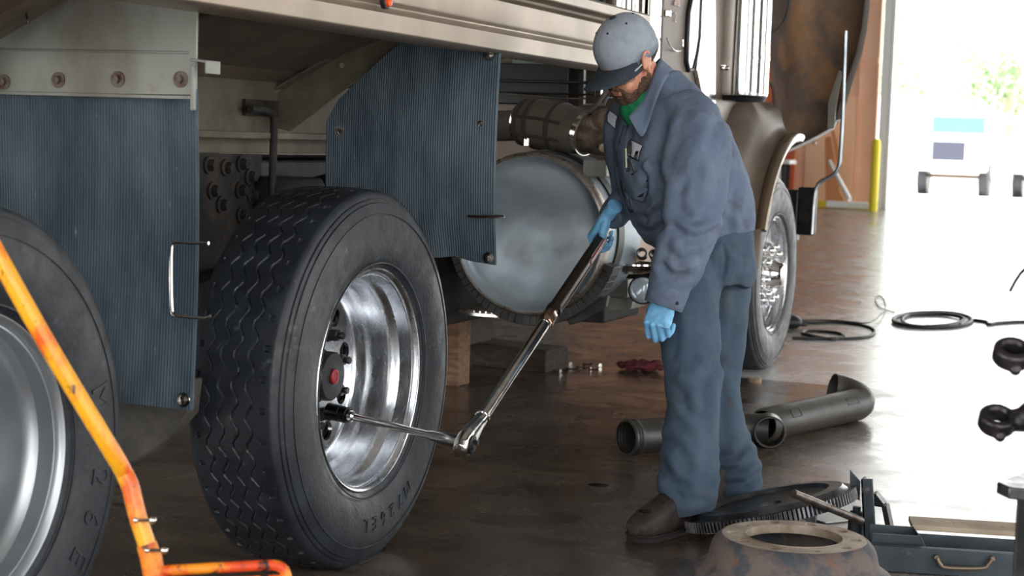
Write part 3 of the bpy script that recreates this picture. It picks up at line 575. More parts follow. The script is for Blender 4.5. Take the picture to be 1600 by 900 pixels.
part('guard_rail', MB().tube(catmull([P(x, y, 'Y', 5.4) for x, y in ((1321, 48), (1319, 110), (1316, 190), (1313, 240), (1311, 258), (1304, 271), (1293, 278), (1281, 285), (1274, 298), (1271, 320), (1268, 366))], 6), .0105, 12), aludull, 'bent chrome pipe rising beside the hood')
part('bumper_end', MB().box((-.02, 5.44, .815), (.105, .05, .27)).box((-1.2, 5.6, .78), (2.2, .1, .3)), blackst, bevel=.012)

# ------------------------------------------------------------------ torque wrench on the wheel nut
S0 = np.array((-.135, .068, .5-.112)); HD = np.array((.262, .057, .343)); HAND = np.array((.25, 1.17, .862))
tw = thing('torque_wrench', 'long chrome torque wrench with red-marked grip, held by the man against the wheel nut', 'wrench', tuple(HD))
ex = nrm(HD-S0)
MB().lathe([(-.03, .001), (-.03, .021), (-.028, .0235), (.010, .0235), (.012, .021), (.016, .021), (.018, .0235), (.034, .0235), (.036, .019), (.041, .019), (.042, .001)], S0, ex, 36).build('socket', mat('black_oxide', (26, 26, 28), .28, .8), tw)
L_ = np.linalg.norm(HD-S0)
MB().lathe([(.036, .001), (.038, .0165), (.052, .0165), (.058, .0105), (L_-.115, .0105), (L_-.10, .0145), (L_-.065, .0165), (L_-.06, .0175), (L_-.02, .0175), (L_-.018, .012), (L_-.01, .001)], S0, ex, 28).build('extension_bar', toolchrome, tw)
hx = nrm(HAND-HD); side = nrm(np.cross(hx, ex)); exn = nrm(np.cross(side, hx)); LW = np.linalg.norm(HAND-HD)
# ratchet head: round head tapering to the neck
st = []
for t, a, b in ((-.042, .006, .014), (-.038, .020, .019), (-.022, .034, .022), (0, .038, .023), (.025, .036, .022), (.06, .029, .020), (.10, .021, .018), (.125, .018, .018), (.135, .018, .018)): st.append((HD+hx*t, a, b))
rh = MB().loft(st, 32, L=side, p=2.6); rhd = remesh(rh, .0022, 4); rhd.materials.clear(); rhd.materials.append(toolchrome); rho = finish('ratchet_head', rhd, tw, 180)
MB().lathe([(.018, .026), (.0245, .026), (.026, .023), (.026, .014), (.029, .013), (.029, .001)], HD, exn, 36).box(HD+exn*.028+hx*.012, (.012, .012, .012)).build('ratchet_plate', blackst, rho)
MB().lathe([(-.045, .001), (-.045, .015), (-.015, .018), (-.013, .001)], HD, exn, 24).build('square_drive', toolchrome, rho)
pr_ = [(.125, .018), (.128, .0215), (.134, .0215), (.137, .0175), (.15, .0178), (.64, .0178), (.64, .0195), (.648, .0195)]
MB().lathe([(.12, .001)]+pr_+[(.648, .001)], HD, hx, 36).build('shaft', toolchrome, tw)
MB().lathe([(.647, .001), (.647, .020), (.652, .0235), (.70, .0235), (.705, .020), (.72, .018), (.72, .001)], HD, hx, 8).build('collar', mat('bronze_collar', (150, 118, 96), .22, .9), tw)
gp = MB(); gp.loft([(HD+hx*t, a, b) for t, a, b in ((.71, .019, .015), (.73, .021, .017), (1.06, .021, .017), (1.19, .019, .016), (1.25, .018, .015), (1.262, .012, .010))], 28, L=side, p=3)
gp.build('grip', mat('dark_bronze_handle', (66, 54, 47), .38, .6, c2=(50, 43, 40), vs=20), tw)
for s_ in (-.0125, .0125): MB().tube([HD+hx*t+side*s_+exn*.0155 for t in (.74, .9, 1.05)], .0042, 8).build('grip_stripe', copper, tw)
MB().box((0, 0, 0), (.16, .020, .008)).xf(Matrix.Translation(Vector(HD+hx*1.12+exn*.0150)) @ Matrix([[*hx], [*side], [*exn]]).transposed().to_4x4()).build('red_panel', redgrip, tw, bevel=.003)
MB().lathe([(-.006, .019), (-.006, .024), (.006, .024), (.006, .019)], HD+hx*.73, hx, 28, closed=True).build('band', blackpl, tw)

# ------------------------------------------------------------------ orange handle frame in the foreground
oy = 0
def O(x, y, d=3.0): return D(x, y, d)
op = thing('wheel_dolly_handle', 'worn orange and yellow tubular dolly handle leaning in the left foreground', 'handle', tuple(D(240, 895, 3.0)*[1, 1, 0]))
hp_ = [O(x, y, d) for x, y, d in ((-140, 150, 2.86), (0, 406, 2.90), (90, 565, 2.94), (185, 722, 2.98))]
b_ = catmull(hp_, 3)+catmull([O(x, y) for x, y in ((193, 737), (203, 758), (208, 778), (216, 810), (226, 840), (236, 872), (240, 888))], 5)
MB().tube(b_, .0160, 24).build('pole', orange, op)
MB().tube([O(229, 850), O(236, 872), O(242, 905)], [.018, .0195, .0195], 24).build('pole_sleeve', orange2, op)
fx = catmull([O(238, 893), O(300, 889), O(380, 885), O(420, 883), O(438, 886), O(447, 898), O(451, 930), O(460, 1020)], 6)
lowp = [fx[-1]*[1, 1, 0]+[0, 0, .02]]
MB().tube(fx+lowp, .0095, 20).build('cross_bar', orange2, op)
MB().tube([O(240, 914), O(330, 909), O(446, 903)], .007, 12).build('lower_bar', orange2, op)
MB().tube([O(242, 900), O(244, 1000), O(244, 1000)*[1, 1, 0]+[0, 0, .02]], .012, 16).build('leg', orange2, op)
for x, y in ((224, 813), (242, 860)):
    q = O(x+6, y, 2.97); MB().tube([q-_rt*.022, q+_rt*.010], [.003, .003], 8).ell(q+_rt*.010, .0065).ell(q-_rt*.020, .005).build('pin', toolchrome, op)

# ------------------------------------------------------------------ things on the floor
def drum(loc):
    t = thing('brake_drum', 'rusty cast brake drum with ten bolt holes lying beside the jack', 'brake drum', loc)
    prof = [(0, .198), (0, .243), (.112, .243), (.122, .239), (.128, .230), (.134, .217), (.142, .212), (.160, .207), (.178, .203), (.190, .197), (.199, .189), (.205, .182), (.207, .178)]
    # top flange with real holes, made like the wheel disc
    bm = bmesh.new(); bmesh.ops.create_circle(bm, segments=96, radius=.178); bmesh.ops.create_circle(bm, segments=96, radius=.119)
    for k in range(10):
        a = 2*PI*k/10+.25; bmesh.ops.create_circle(bm, segments=20, radius=.0135, matrix=Matrix.Translation((.1505*math.cos(a), .1505*math.sin(a), 0)))
    bmesh.ops.triangle_fill(bm, edges=bm.edges[:], use_beauty=True)
    ext = bmesh.ops.extrude_face_region(bm, geom=bm.faces[:]); bmesh.ops.translate(bm, verts=[g for g in ext['geom'] if isinstance(g, bmesh.types.BMVert)], vec=(0, 0, -.02))
    bm.verts.index_update(); fl_ = MB().add([(v.co.x, v.co.y, .207+v.co.z) for v in bm.verts], [tuple(v.index for v in f.verts) for f in bm.faces]); bm.free()
    body = MB().lathe(prof+[(.187, .178), (.18, .19), (.02, .208), (0, .198)], (0, 0, 0), (0, 0, 1), 96)
    MBb = body.build('drum_body', rust, t, local=True, ang=40); fl_.build('mounting_flange', machined, t, local=True, ang=30, bevel=.0015)
    MB().lathe([(.187, .119), (.190, .1215), (.2085, .1215), (.2085, .119)], (0, 0, 0), (0, 0, 1), 72, closed=True).build('pilot_ring', machined, t, local=True)
    return t
drum((1.178, .015, 0))

# ring gear flywheel leaning on boot and jack
gL = P(1070, 823, 'Z', .026); gR = P(1334, 764, 'Z', .150)
gc = (gL+gR)/2; gr_ = np.linalg.norm(gR-gL)/2; ga = nrm(gR-gL); hb = np.cross((0, 0, 1), ga); hb = nrm(hb); hb = nrm(hb*math.cos(.125)-np.array((0, 0, 1))*math.sin(.125)); gn = nrm(np.cross(ga, hb))
gear = thing('flywheel', 'steel flywheel ring with gear teeth leaning against the work boot', 'flywheel', tuple(gc-gn*.02))
def ringpt(a, r, z): return gc+gn*z+ga*(r*math.cos(a))+hb*(r*math.sin(a))
NT = 118; G1 = []
for z in (-.016, .016):
    rw = []
    for k in range(NT*4):
        a = 2*PI*k/(NT*4); r = gr_ if k % 4 in (1, 2) else gr_-.0085; rw.append(ringpt(a, r, z))
    G1.append(rw)
tb = MB(); n4 = NT*4; inner = [[ringpt(2*PI*k/n4, gr_-.022, z) for k in range(n4)] for z in (.016, -.016)]
tb.rings([G1[0], G1[1], inner[0], inner[1]], closed=True); tb.build('ring_gear', gearm, gear, ang=20)
MB().lathe([(-.014, gr_-.021), (.014, gr_-.021), (.022, gr_-.030), (.030, gr_-.036), (.032, gr_-.075), (.020, gr_-.085), (.012, .11), (.012, .04), (-.006, .04), (-.008, .12), (-.014, gr_-.06)], gc, gn, 96, closed=True, ref=ga).build('friction_plate', gearm, gear)

# jack
JY = .88
jk = thing('floor_jack', 'grey-blue steel floor jack with bare handle socket behind the rusty drum', 'jack', (1.45, JY, 0))
def J(x, y, yy=JY): return P(x, y, 'Y', yy)
MB().prism([J(1345, 749), J(1363, 749), J(1369, 855), J(1349, 838)], (0, .012, 0)).prism([J(1345, 749), J(1349, 749), J(1353, 838), J(1349, 838)], (0, .05, 0)).build('upright', jackm, jk, bevel=.002)
MB().lathe([(0, .001), (0, .012), (-.004, .012), (-.005, .008), (-.011, .007), (-.012, .001)], J(1353, 765), (0, 1, 0), 16).build('bolt', rust, jk)
MB().prism([J(1328, 734, .93), J(1344, 752, .93), J(1343, 782, .93), J(1328, 775, .93)], (0, .006, 0)).build('fin', jackm, jk)
jc = P(1337, 830, 'Y', .94); MB().lathe([(-.03, .001), (-.03, .024), (.03, .024), (.032, .020), (.06, .020), (.062, .012), (.075, .012), (.076, .001)], jc, (0, 0, 1), 28).build('cylinder', jackm, jk)
MB().tube([P(1240, 771, 'Y', .56), P(1346, 814, 'Y', .80)], .0115, 20).build('handle_socket', mat('bare_tube_steel', (120, 112, 106), .4, .8, c2=(90, 76, 66), vs=30), jk)
MB().prism([J(1363, 772, .92), J(1368, 772, .92), J(1381, 788, .92), J(1380, 793, .92), J(1366, 791, .92)], (0, .05, 0)).prism([J(1377, 791, .92), J(1385, 791, .92), J(1397, 848, .92), J(1388, 848, .92)], (0, .05, 0)).build('link_arm', blackst, jk, bevel=.001)
# tray
bx = MB(); c0 = J(1415, 838, 1.0); hx_ = P(1600, 905, 'Y', JY)
z1 = .075
fA, fB = P(1364, 852, 'Z', z1), P(1612, 868, 'Z', z1)
gA, gB = P(1362, 905, 'Z', -.0), P(1612, 925, 'Z', 0)
fd = nrm(fB-fA); back_ = np.array((-fd[1], fd[0], 0))
MB().prism([fA, fB+fd*.3, (fB+fd*.3)*[1, 1, 0]+[0, 0, .004], fA*[1, 1, 0]+[0, 0, .004]], back_*.008).prism([fA+back_*.008, fB+fd*.3+back_*.008, fB+fd*.3+back_*.03+[0, 0, .0], fA+back_*.03], (0, 0, -.004)).prism([fA+back_*.16+[0, 0, .005], fB+fd*.3+back_*.16+[0, 0, .005], (fB+fd*.3+back_*.16)*[1, 1, 0]+[0, 0, .004], (fA+back_*.16)*[1, 1, 0]+[0, 0, .004]], back_*.008).box((fA+fB)/2*[1, 1, 0]+back_*.09+fd*.08+[0, 0, .012], (.62, .15, .012), rot=Matrix.Rotation(math.atan2(fd[1], fd[0]), 3, 'Z')).build('side_frame', jackm, jk, bevel=.0015)
tA = fA+back_*.06+fd*.0+[0, 0, .02]; 
MB().prism([tA+[0, 0, -.04], tA+fd*.15+[0, 0, -.04], tA+fd*.13+back_*.0+[0, 0, .0], tA+[0, 0, .0]], back_*.008).prism([tA+back_*.09+[0, 0, -.04], tA+back_*.09+fd*.15+[0, 0, -.04], tA+back_*.09+fd*.12+[0, 0, .006], tA+back_*.09+[0, 0, .006]], back_*.006).prism([tA+fd*.13, tA+fd*.152+[0, 0, -.045], tA+fd*.155+back_*.09+[0, 0, -.045], tA+fd*.12+back_*.095+[0, 0, .006]], fd*.004).build('tray', jackm, jk, bevel=.001)
hq = [P(x, y, 'Y', fA[1]-.012+.0) for x, y in ((1466, 877), (1471, 886), (1483, 893), (1540, 897), (1550, 891), (1557, 884))]
dz_ = [fA+fd*np.dot(q-fA, fd)-back_*.02+[0, 0, 0] for q in hq]; hq2 = [np.array((d_[0], d_[1], q[2])) for d_, q in zip(dz_, hq)]
MB().tube(catmull(hq2, 5), .0062, 12).tube([hq2[0], hq2[0]+back_*.022], .007, 10).tube([hq2[-1], hq2[-1]+back_*.022], .007, 10).build('carry_handle', mat('worn_handle_steel', (128, 112, 98), .4, .7), jk)
bd = thing('timber_board', 'long dusty board lying on top of the grey jack frame', 'board', tuple(fA+back_*.19))
bA = fA+back_*.165+fd*.12+[0, 0, .013]
MB().prism([bA, bA+fd*.9, bA+fd*.9+back_*.12, bA+back_*.12], (0, 0, .016)).build('plank', mat('dusty_pale_board', (196, 178, 156), .8, c2=(170, 150, 128), vs=6, c3=(92, 74, 60), s3=40, lo3=.64, hi3=.7), bd, bevel=.002)
def onfloor(name, mb, m, label, cat, group=None, **k):
    a = np.array(mb.v); o = np.array([(a[:, 0].min()+a[:, 0].max())/2, (a[:, 1].min()+a[:, 1].max())/2, a[:, 2].min()])
    return tag(mb.build(name, m, origin=o, **k), label, cat, group)
# scrap plates between drum and jack
def flatplate(pts, z, th): q = [P(x, y, 'Z', z) for x, y in pts]; return MB().prism(q, (0, 0, th))
onfloor('cardboard_sheet', flatplate([(1215, 795), (1268, 772), (1330, 778), (1345, 812), (1290, 818)], .002, .004), white, 'pale flat sheet lying under the tilted flywheel', 'sheet')
onfloor('steel_strip', MB().prism([P(x, y, 'Z', .05) for x, y in ((1262, 805), (1274, 806), (1303, 776), (1296, 773))], (0, 0, .012)).box(P(1268, 806, 'Z', .03), (.03, .03, .06)), gearm, 'short steel strip propped between drum and jack', 'strip', bevel=.002)
# pipes
def hollow(pts, r, th=.004, n=36):
    mb = MB(); rr = r if hasattr(r, '__len__') else [r]*len(pts)
    pts = [np.asarray(p, float) for p in pts]; A = MB().tube(pts, rr, n, cap=False); B = MB().tube(pts, [q-th for q in rr], n, cap=False); k = len(pts)
    ringsA = [A.v[i*n:(i+1)*n] for i in range(k)]; ringsB = [B.v[i*n:(i+1)*n] for i in range(k)]
    return mb.rings(ringsA+ringsB[::-1], closed=True)
r1 = .066
pa, pb = P(978, 684, 'Z', r1+.006), P(1128, 672, 'Z', r1+.006)
pc, pd = P(1205, 680, 'Z', r1+.004), P(1224, 679, 'Z', r1)
pp = thing('intake_tube', 'black cylindrical intake tube with ribbed end and clamp, lying behind the trousers', 'pipe', tuple((pa+pb)/2*[1, 1, 0]))
ln = np.linalg.norm(pb-pa); pv = nrm(pb-pa)
hollow([pa+pv*t for t in (0, .004, .012, .016, .022, .028, .034, .040, .055, ln*.5, ln)], [.066, .070, .070, .066, .069, .066, .069, .066, .065, .065, .062], .005, 48).build('tube', pipem, pp)
MB().box(P(1046, 645, 'Y', (pa[1]+pb[1])/2), (.022, .02, .03)).tube([P(1046, 660, 'Y', (pa[1]+pb[1])/2), P(1046, 630, 'Y', (pa[1]+pb[1])/2)], .007, 12).lathe([(-.010, .065), (-.010, .0685), (.010, .0685), (.010, .065)], pa+pv*(np.dot(P(1046, 650, 'Y', (pa[1]+pb[1])/2)-pa, pv)), pv, 40, closed=True).build('clamp', blackst, pp, bevel=.002)
# short outlet with round mouth facing the camera
m0 = P(1203, 676, 'Z', .064); mdir = nrm(P(1165, 668, 'Z', .064)-m0+np.array((0, .25, 0))*0)
mdir = nrm(np.array((-.30, .95, 0)))
ps = thing('pipe_coupling', 'short black coupling with an open round mouth beside the trouser leg', 'pipe', tuple(m0*[1, 1, 0]))
hollow([m0+mdir*t for t in (-.0, .003, .012, .015, .06, .10, .115)], [.060, .063, .063, .059, .059, .061, .061], .004, 48).build('coupling', pipem, ps)
MB().tube(catmull([m0+mdir*.085, m0+mdir*.085+np.array((-.08, -.02, 0)), m0+mdir*.085+np.array((-.14, -.05, 0))], 5), .058, 32).build('branch', pipem, ps)
# long duct with an elbow
e0, e1 = P(1192, 664, 'Z', .062), P(1338, 632, 'Z', .070)
dv = nrm(e1-e0); up_ = np.array((0, 0, 1.)); sdv = np.cross(up_, dv)
pts_ = [e0, e0+dv*.01]+[e0+dv*(np.linalg.norm(e1-e0)*k/5) for k in range(1, 6)]
R1 = .082
for k in range(1, 10):
    a = math.radians(k*16); pts_.append(e1+dv*R1*math.sin(a)+sdv*R1*(1-math.cos(a))+up_*.005*k)
du = thing('air_duct', 'long charcoal duct with an elbow end, lying on the floor behind the man', 'pipe', tuple((e0+e1)/2*[1, 1, 0]))
k_ = len(pts_); hollow(pts_, [.062 if i == 0 else .066+.004*min(1, i/7) for i in range(k_)], .004, 44).build('duct', pipem2, du)
mr = MB(); q0 = e0+dv*.25; 
for t, w_, h_ in ((.16, .07, .035), (.62, .09, .03)):
    c_ = e0+dv*t; nn = nrm(np.array((dv[1], -dv[0], 0))*.8+up_*.55); vv_ = np.cross(dv, nn); rad = .0685
    cs_ = [c_+nn*rad+dv*a*w_/2+vv_*b*h_/2 for a, b in ((-1, -1), (1, -1), (1, 1), (-1, 1))]; MB().tube(cs_, .0016, 6, closed=True).build('moulded_mark', pipem, du)
# small bearing near the steer wheel, stain
q = P(1179, 597, 'Z', 0); onfloor('bearing', MB().lathe([(0, .018), (0, .034), (.02, .034), (.022, .030), (.022, .018)], q, (0, 0, 1), 32, closed=True), machined, 'small round bearing on the floor in front of the steer wheel', 'bearing')
def puddle(px, py, w_, h_, sd):
    q = P(px, py, 'Z', .0012); rr = random.Random(sd); pts = []
    for k in range(22): a = 2*PI*k/22; s_ = 1+rr.uniform(-.16, .16); pts.append(q+np.array((w_*math.cos(a)*s_, h_*math.sin(a)*s_, 0)))
    return MB().prism(pts, (0, 0, .0008))
onfloor('oil_spot', puddle(936, 758, .035, .028, 3), mat('wet_oil', (24, 20, 18), .12), 'dark oil spot on the floor left of the boot', 'oil spot')
# timber under the truck
wA = P(700, 548, 'Z', .13)
wdn = nrm(P(858, 560, 'Z', .13)-wA)
onfloor('timber_block', MB().box((0, 0, 0), (1.0, .22, .12)).xf(Matrix.Translation(Vector(P(742, 562, 'Y', 4.0)*[1, 1, 0]+np.array((0, 0, .06)))) @ Matrix.Rotation(-.18, 4, 'Z')), wood2, 'dark oily timber lying flat under the fuel tank', 'timber', bevel=.006)
onfloor('timber_block', MB().box(P(705, 545, 'Y', 3.2)*[1, 1, 0]+np.array((0, 0, .18)), (.14, .14, .36)), wood, 'upright brown timber block under the truck beside the tyre', 'timber', bevel=.006)
onfloor('timber_block', MB().box((-1.35, 4.0, .2), (.6, .3, .14)).xf(Matrix.Translation((-.25, -.2, -.0))), wood2, 'black timber resting upon the flat one under the truck', 'timber', bevel=.006)
bolts_ = [(868, 573, 0), (885, 576, .6), (902, 574, 1.4), (921, 577, .1), (938, 571, 2.2), (876, 580, 2.8), (912, 569, .9), (892, 569, 2.0)]
bolt_lab = ['loose bolt nearest the end of the flat timber', 'loose bolt second along from the flat timber', 'loose bolt in the middle of the scatter', 'bright bolt lying lengthwise in the scatter', 'loose bolt farthest to the right of the scatter', 'loose bolt closest to the camera in the scatter', 'loose bolt at the back of the scatter', 'loose bolt just behind the second one by the timber']
src = None
for (x, y, a), lb in zip(bolts_, bolt_lab):
    q = P(x, y, 'Z', .011)
    if src is None:
        src = MB().lathe([(0, .001), (0, .011), (.008, .011), (.008, .006), (.05, .006), (.051, .001)], (0, 0, 0), (1, 0, 0), 6).build('loose_bolt', toolchrome); o = src
    else: o = src.copy(); COL.objects.link(o)
    o.location = q; o.rotation_euler = (0, 0, a); tag(o, lb+' under the truck', 'bolt', 'loose bolts by the timber')
rg = MB(); c_ = P(1005, 574, 'Z', .02)
for k in range(14):
    a = k*1.7; rg.ell(c_+np.array((.10*math.cos(a)*(k/14), .10*math.sin(a)*(k/14), .004*(k % 3))), (.055, .04, .018))
rgm = remesh(rg, .005, 3); vnoise(rgm, .02, 25); rgm.materials.clear(); rgm.materials.append(mat('maroon_cloth', (96, 34, 44), .9)); a_, _ = vget(rgm); zz = a_[:, 2].min(); a_[:, 2] -= zz; oc = np.array((c_[0], c_[1], 0)); vset(rgm, a_-oc)
tag(finish('shop_rag', rgm, None, 180), 'crumpled maroon rag on the floor under the truck', 'rag').location = oc
# fittings piled in the step tray
def copper_ring(px, py, r, label, tilt):
    q = P(px, py-9, 'Y', 2.60); return tag(MB().lathe([(-.02, r*.7), (-.02, r), (.02, r), (.02, r*.7)], (0, 0, 0), tilt, 28, closed=True).build('pipe_fitting', gearm, bevel=.001), label, 'fitting', 'fittings in the step tray'), q
for px, py, r, lb, tl in ((952, 407, .026, 'round metal fitting at the left end of the step tray', (.3, -1, .35)), (1003, 406, .023, 'open metal fitting left of the man\'s sleeve in the tray', (.2, -1, .3)), (1022, 408, .020, 'smallest fitting in the tray, nearest the sleeve', (.1, -1, .5))):
    o, q = copper_ring(px, py, r, lb, tl); o.location = q
gl = MB()
for k, (x, y, z_, r) in enumerate(((0, 0, 0, .025), (.03, .01, .012, .02), (-.025, 0, .008, .022), (.01, -.01, .028, .016), (-.01, .01, .03, .014), (.045, 0, -.004, .018))): gl.ell(tcx+np.array((x*.8-.012, y*.8+.02, z_*.8+.024)), (r, r*.8, r*1.1))
gm_ = remesh(gl, .003, 2); vnoise(gm_, .012, 40); gm_.materials.clear(); gm_.materials.append(mat('tan_cloth', (196, 170, 140), .85)); tag(finish('crumpled_cloth', gm_, None, 180), 'crumpled tan cloth among the fittings in the step tray', 'cloth')
# air hoses
def loops(cx, cy, rx, ry, turns, n, seed, z0=.008, start=0):
    rr = random.Random(seed); out = []
    for k in range(n):
        a = start+2*PI*turns*k/n; j = 1+.07*math.sin(a*.7+seed)+.03*math.sin(a*2.3); out.append((cx+rx*j*math.cos(a), cy+ry*j*math.sin(a), z0+.007*(k/n)*turns))
    return out
def hz(pts): return [P(x, y, 'Z', .009) for x, y in pts]
hA = hz([(1236, 503), (1262, 504), (1300, 503), (1334, 506), (1360, 512), (1366, 520), (1350, 527), (1310, 529), (1270, 529), (1238, 528)])
hB = hz([(1240, 506), (1290, 505), (1330, 508), (1352, 510), (1366, 505), (1378, 494), (1384, 480), (1380, 466), (1372, 462), (1368, 468), (1372, 478), (1384, 484), (1398, 488)])
hC = hz([(1316, 527), (1300, 530), (1270, 525), (1254, 521), (1262, 517), (1290, 518), (1312, 521), (1318, 525)])
hs = tag(MB().tube(catmull(hA, 8), .0095, 10).tube(catmull(hC, 6), .0095, 10).build('air_hose', hosem), 'thin black hose looped on the floor beside the steer wheel', 'hose')
hB = [q+np.array((0, 0, .022 if i < 6 else 0)) for i, q in enumerate(hB)]
tag(MB().tube(catmull(hB, 8), .0045, 8).build('thin_cable', hosem), 'thin cable curling between the two floor hoses', 'cable')
c2 = P(1462, 499, 'Z', 0)
lp_ = loops(c2[0], c2[1], .20, .62, 3.2, 90, 5)
ca, sa = math.cos(-.386), math.sin(-.386)
hD = []
for a in np.linspace(0, 2*PI*3.1, 110):
    px = 1455+ (56-4*math.sin(a*.5))*math.cos(a)+8*math.sin(a*.31); py = 500+(11+1.5*math.sin(a*.4))*math.sin(a); hD.append(P(px, py, 'Z', .010+.003*a/6.28))
tail = hz([(1500, 498), (1520, 500), (1541, 503), (1545, 507), (1560, 505), (1600, 503), (1680, 505)])
tag(MB().tube(hD, .012, 10).tube(catmull(tail, 6), .012, 10).build('coiled_hose', hosem), 'black hose coiled flat on the bright floor to the right', 'hose')
ft = P(1232, 503, 'Z', .04); onfloor('hose_boot', MB().ell(ft, (.09, .07, .05)).cap2(ft, ft+[.1, .05, -.015], .035, .012), hosem, 'black rubber boot end peeping from behind the steer wheel', 'rubber boot')

# ------------------------------------------------------------------ stand and yoke at the right edge
YY = -.9
sd_ = thing('parts_stand', 'dark steel stand cut off by the right edge of the picture', 'stand', (1.93, YY, 0))
MB().box((1.815, YY-.02, .2775), (.05, .05, .555)).box((2.15, YY-.02, .2775), (.05, .05, .555)).box((1.98, YY, .05), (.45, .4, .03)).build('post', blackst, sd_, bevel=.004)
MB().prism([(1.755, YY-.06, .555), (1.78, YY-.10, .555), (2.25, YY-.12, .555), (2.25, YY+.16, .555), (1.83, YY+.16, .555), (1.80, YY+.10, .555)], (0, 0, .022)).build('shelf', gearm, sd_, bevel=.003)
yk = thing('driveshaft_yoke', 'heavy dark forged yoke with two open eyes, jutting in at the right edge', 'yoke', (1.9, YY, .66))
ya = nrm(_up*.80-_fw*.60); yc = (D(1569, 552, 3.14)+D(1570, 661, 3.14))/2; ysep = np.linalg.norm(D(1569, 552, 3.14)-D(1570, 661, 3.14))/2/.80
ym = MB(); eyes = [yc+ya*ysep, yc-ya*ysep]; root = yc+_rt*.080
for e in eyes:
    sg_ = 1 if e is eyes[0] else -1
    ym.lathe([(-.017, .001), (-.017, .030), (-.012, .0345), (.012, .0345), (.017, .030), (.017, .001)], e, ya, 40)
    ym.box(e+ya*0, (.01, .01, .01)); ym.cap2(e+_rt*.022, e+_rt*.050-ya*sg_*.004, .020, .024, 20); ym.cap2(e+_rt*.050-ya*sg_*.004, root-ya*-sg_*.050, .024, .030, 20); ym.cap2(root+ya*sg_*.050, root+_rt*.03, .030, .040, 20)
    ym.ell(e+_fw*-.020-_up*.028, (.010, .010, .010))
ye = root+_rt*.42; ye = np.array((ye[0], ye[1], root[2])); ym.cap2(root+_rt*.02, ye, .042, .042, 28)
yme = remesh(ym, .0025, 4); yme.materials.clear(); yme.materials.append(mat('forged_dark_steel', (44, 42, 46), .38, .7, c2=(66, 60, 60), vs=30, rvar=.1, bump=.2, bs=80)); yo = finish('yoke', yme, yk, 180)
for e in eyes:
    cu_ = MB().lathe([(-.06, .0215), (.06, .0215)], e, ya, 40, cap=True).build('cut', blackst)
    md = yo.modifiers.new('eye', 'BOOLEAN'); md.object = cu_; md.operation = 'DIFFERENCE'; md.solver = 'EXACT'
    dg = bpy.context.evaluated_depsgraph_get(); nm = bpy.data.meshes.new_from_object(yo.evaluated_get(dg)); yo.modifiers.clear(); yo.data = nm; bpy.data.objects.remove(cu_)
for t in (.13, .33): c_ = root+(ye-root)*t/.42; MB().box((c_[0], c_[1], (c_[2]-.042+.577)/2), (.03, .10, c_[2]-.042-.577)).build('cradle', blackst, sd_, bevel=.003)
tag(MB().tube(catmull([(2.0, YY+.16, .58), (1.95, YY+.35, .95), P(1660, 370, 'Y', -.4), P(1604, 418, 'Y', -.35), P(1590, 434, 'Y', -.35), P(1578, 455, 'Y', -.35)], 8), .0028, 8).build('loose_wire', hosem), 'loose black wire end hanging in at the right edge', 'wire')

# ------------------------------------------------------------------ far end of the shop and the yard
tb_ = thing('work_table', 'white-topped table against the far wall', 'table', (-6.2, 29.6, 0))
MB().box((-6.3, 29.6, .90), (1.3, .6, .08)).build('table_top', white, tb_, bevel=.01)
for x in (-6.9, -5.8):
    for y in (29.4, 29.8): MB().box((x, y, .43), (.08, .06, .86)).build('leg', blackst, tb_)
MB().box((-6.35, 29.7, .55), (.8, .3, .5)).build('drawer_unit', white, tb_, bevel=.01)
tag(MB().box((-6.2, 29.55, 1.05), (.35, .25, .22)).box((-5.95, 29.55, 1.12), (.12, .2, .12)).build('toolbox', mat('red_enamel', (206, 30, 40), .4), bevel=.03), 'red toolbox on the far white table', 'toolbox')
lean = mat('leaning_board_wood', (196, 132, 84), .7)
def leaning(pts, y, th, m, name, lab, cat): 
    q = [P(x, yy, 'Y', y) for x, yy in pts]; lo_ = min(p[2] for p in q); q = [p+np.array((0, .0+(p[2]-lo_)*.05, 0)) for p in q]
    return onfloor(name, MB().prism(q, (0, th, 0)), m, lab, cat)
leaning([(1288, 215), (1297, 213), (1312, 300), (1322, 318), (1290, 318)], 30.4, .05, lean, 'plywood_sheet', 'brown board leaning on the far wall', 'board')
leaning([(1298, 205), (1304, 204), (1316, 260), (1308, 262)], 30.2, .05, lean, 'timber_plank', 'narrow timber leaning upright beside the brown board', 'plank')
bq = [P(1308, 262, 'Y', 30.0), P(1330, 318, 'Y', 29.7)]
br_ = MB().tube([P(1296, 252, 'Y', 30.3), P(1328, 312, 'Y', 29.8)], .045, 8).box(P(1328, 320, 'Y', 29.8), (.9, .2, .12)); onfloor('push_broom', br_, white, 'white push broom leaning at the far wall', 'broom')
onfloor('bollard', MB().lathe([(0, .085), (1.34, .085), (1.40, .06), (1.42, .001)], P(1364, 330, 'Z', 0), (0, 0, 1), 24, cap=True), yel, 'yellow bollard at the edge of the far doorway', 'bollard')
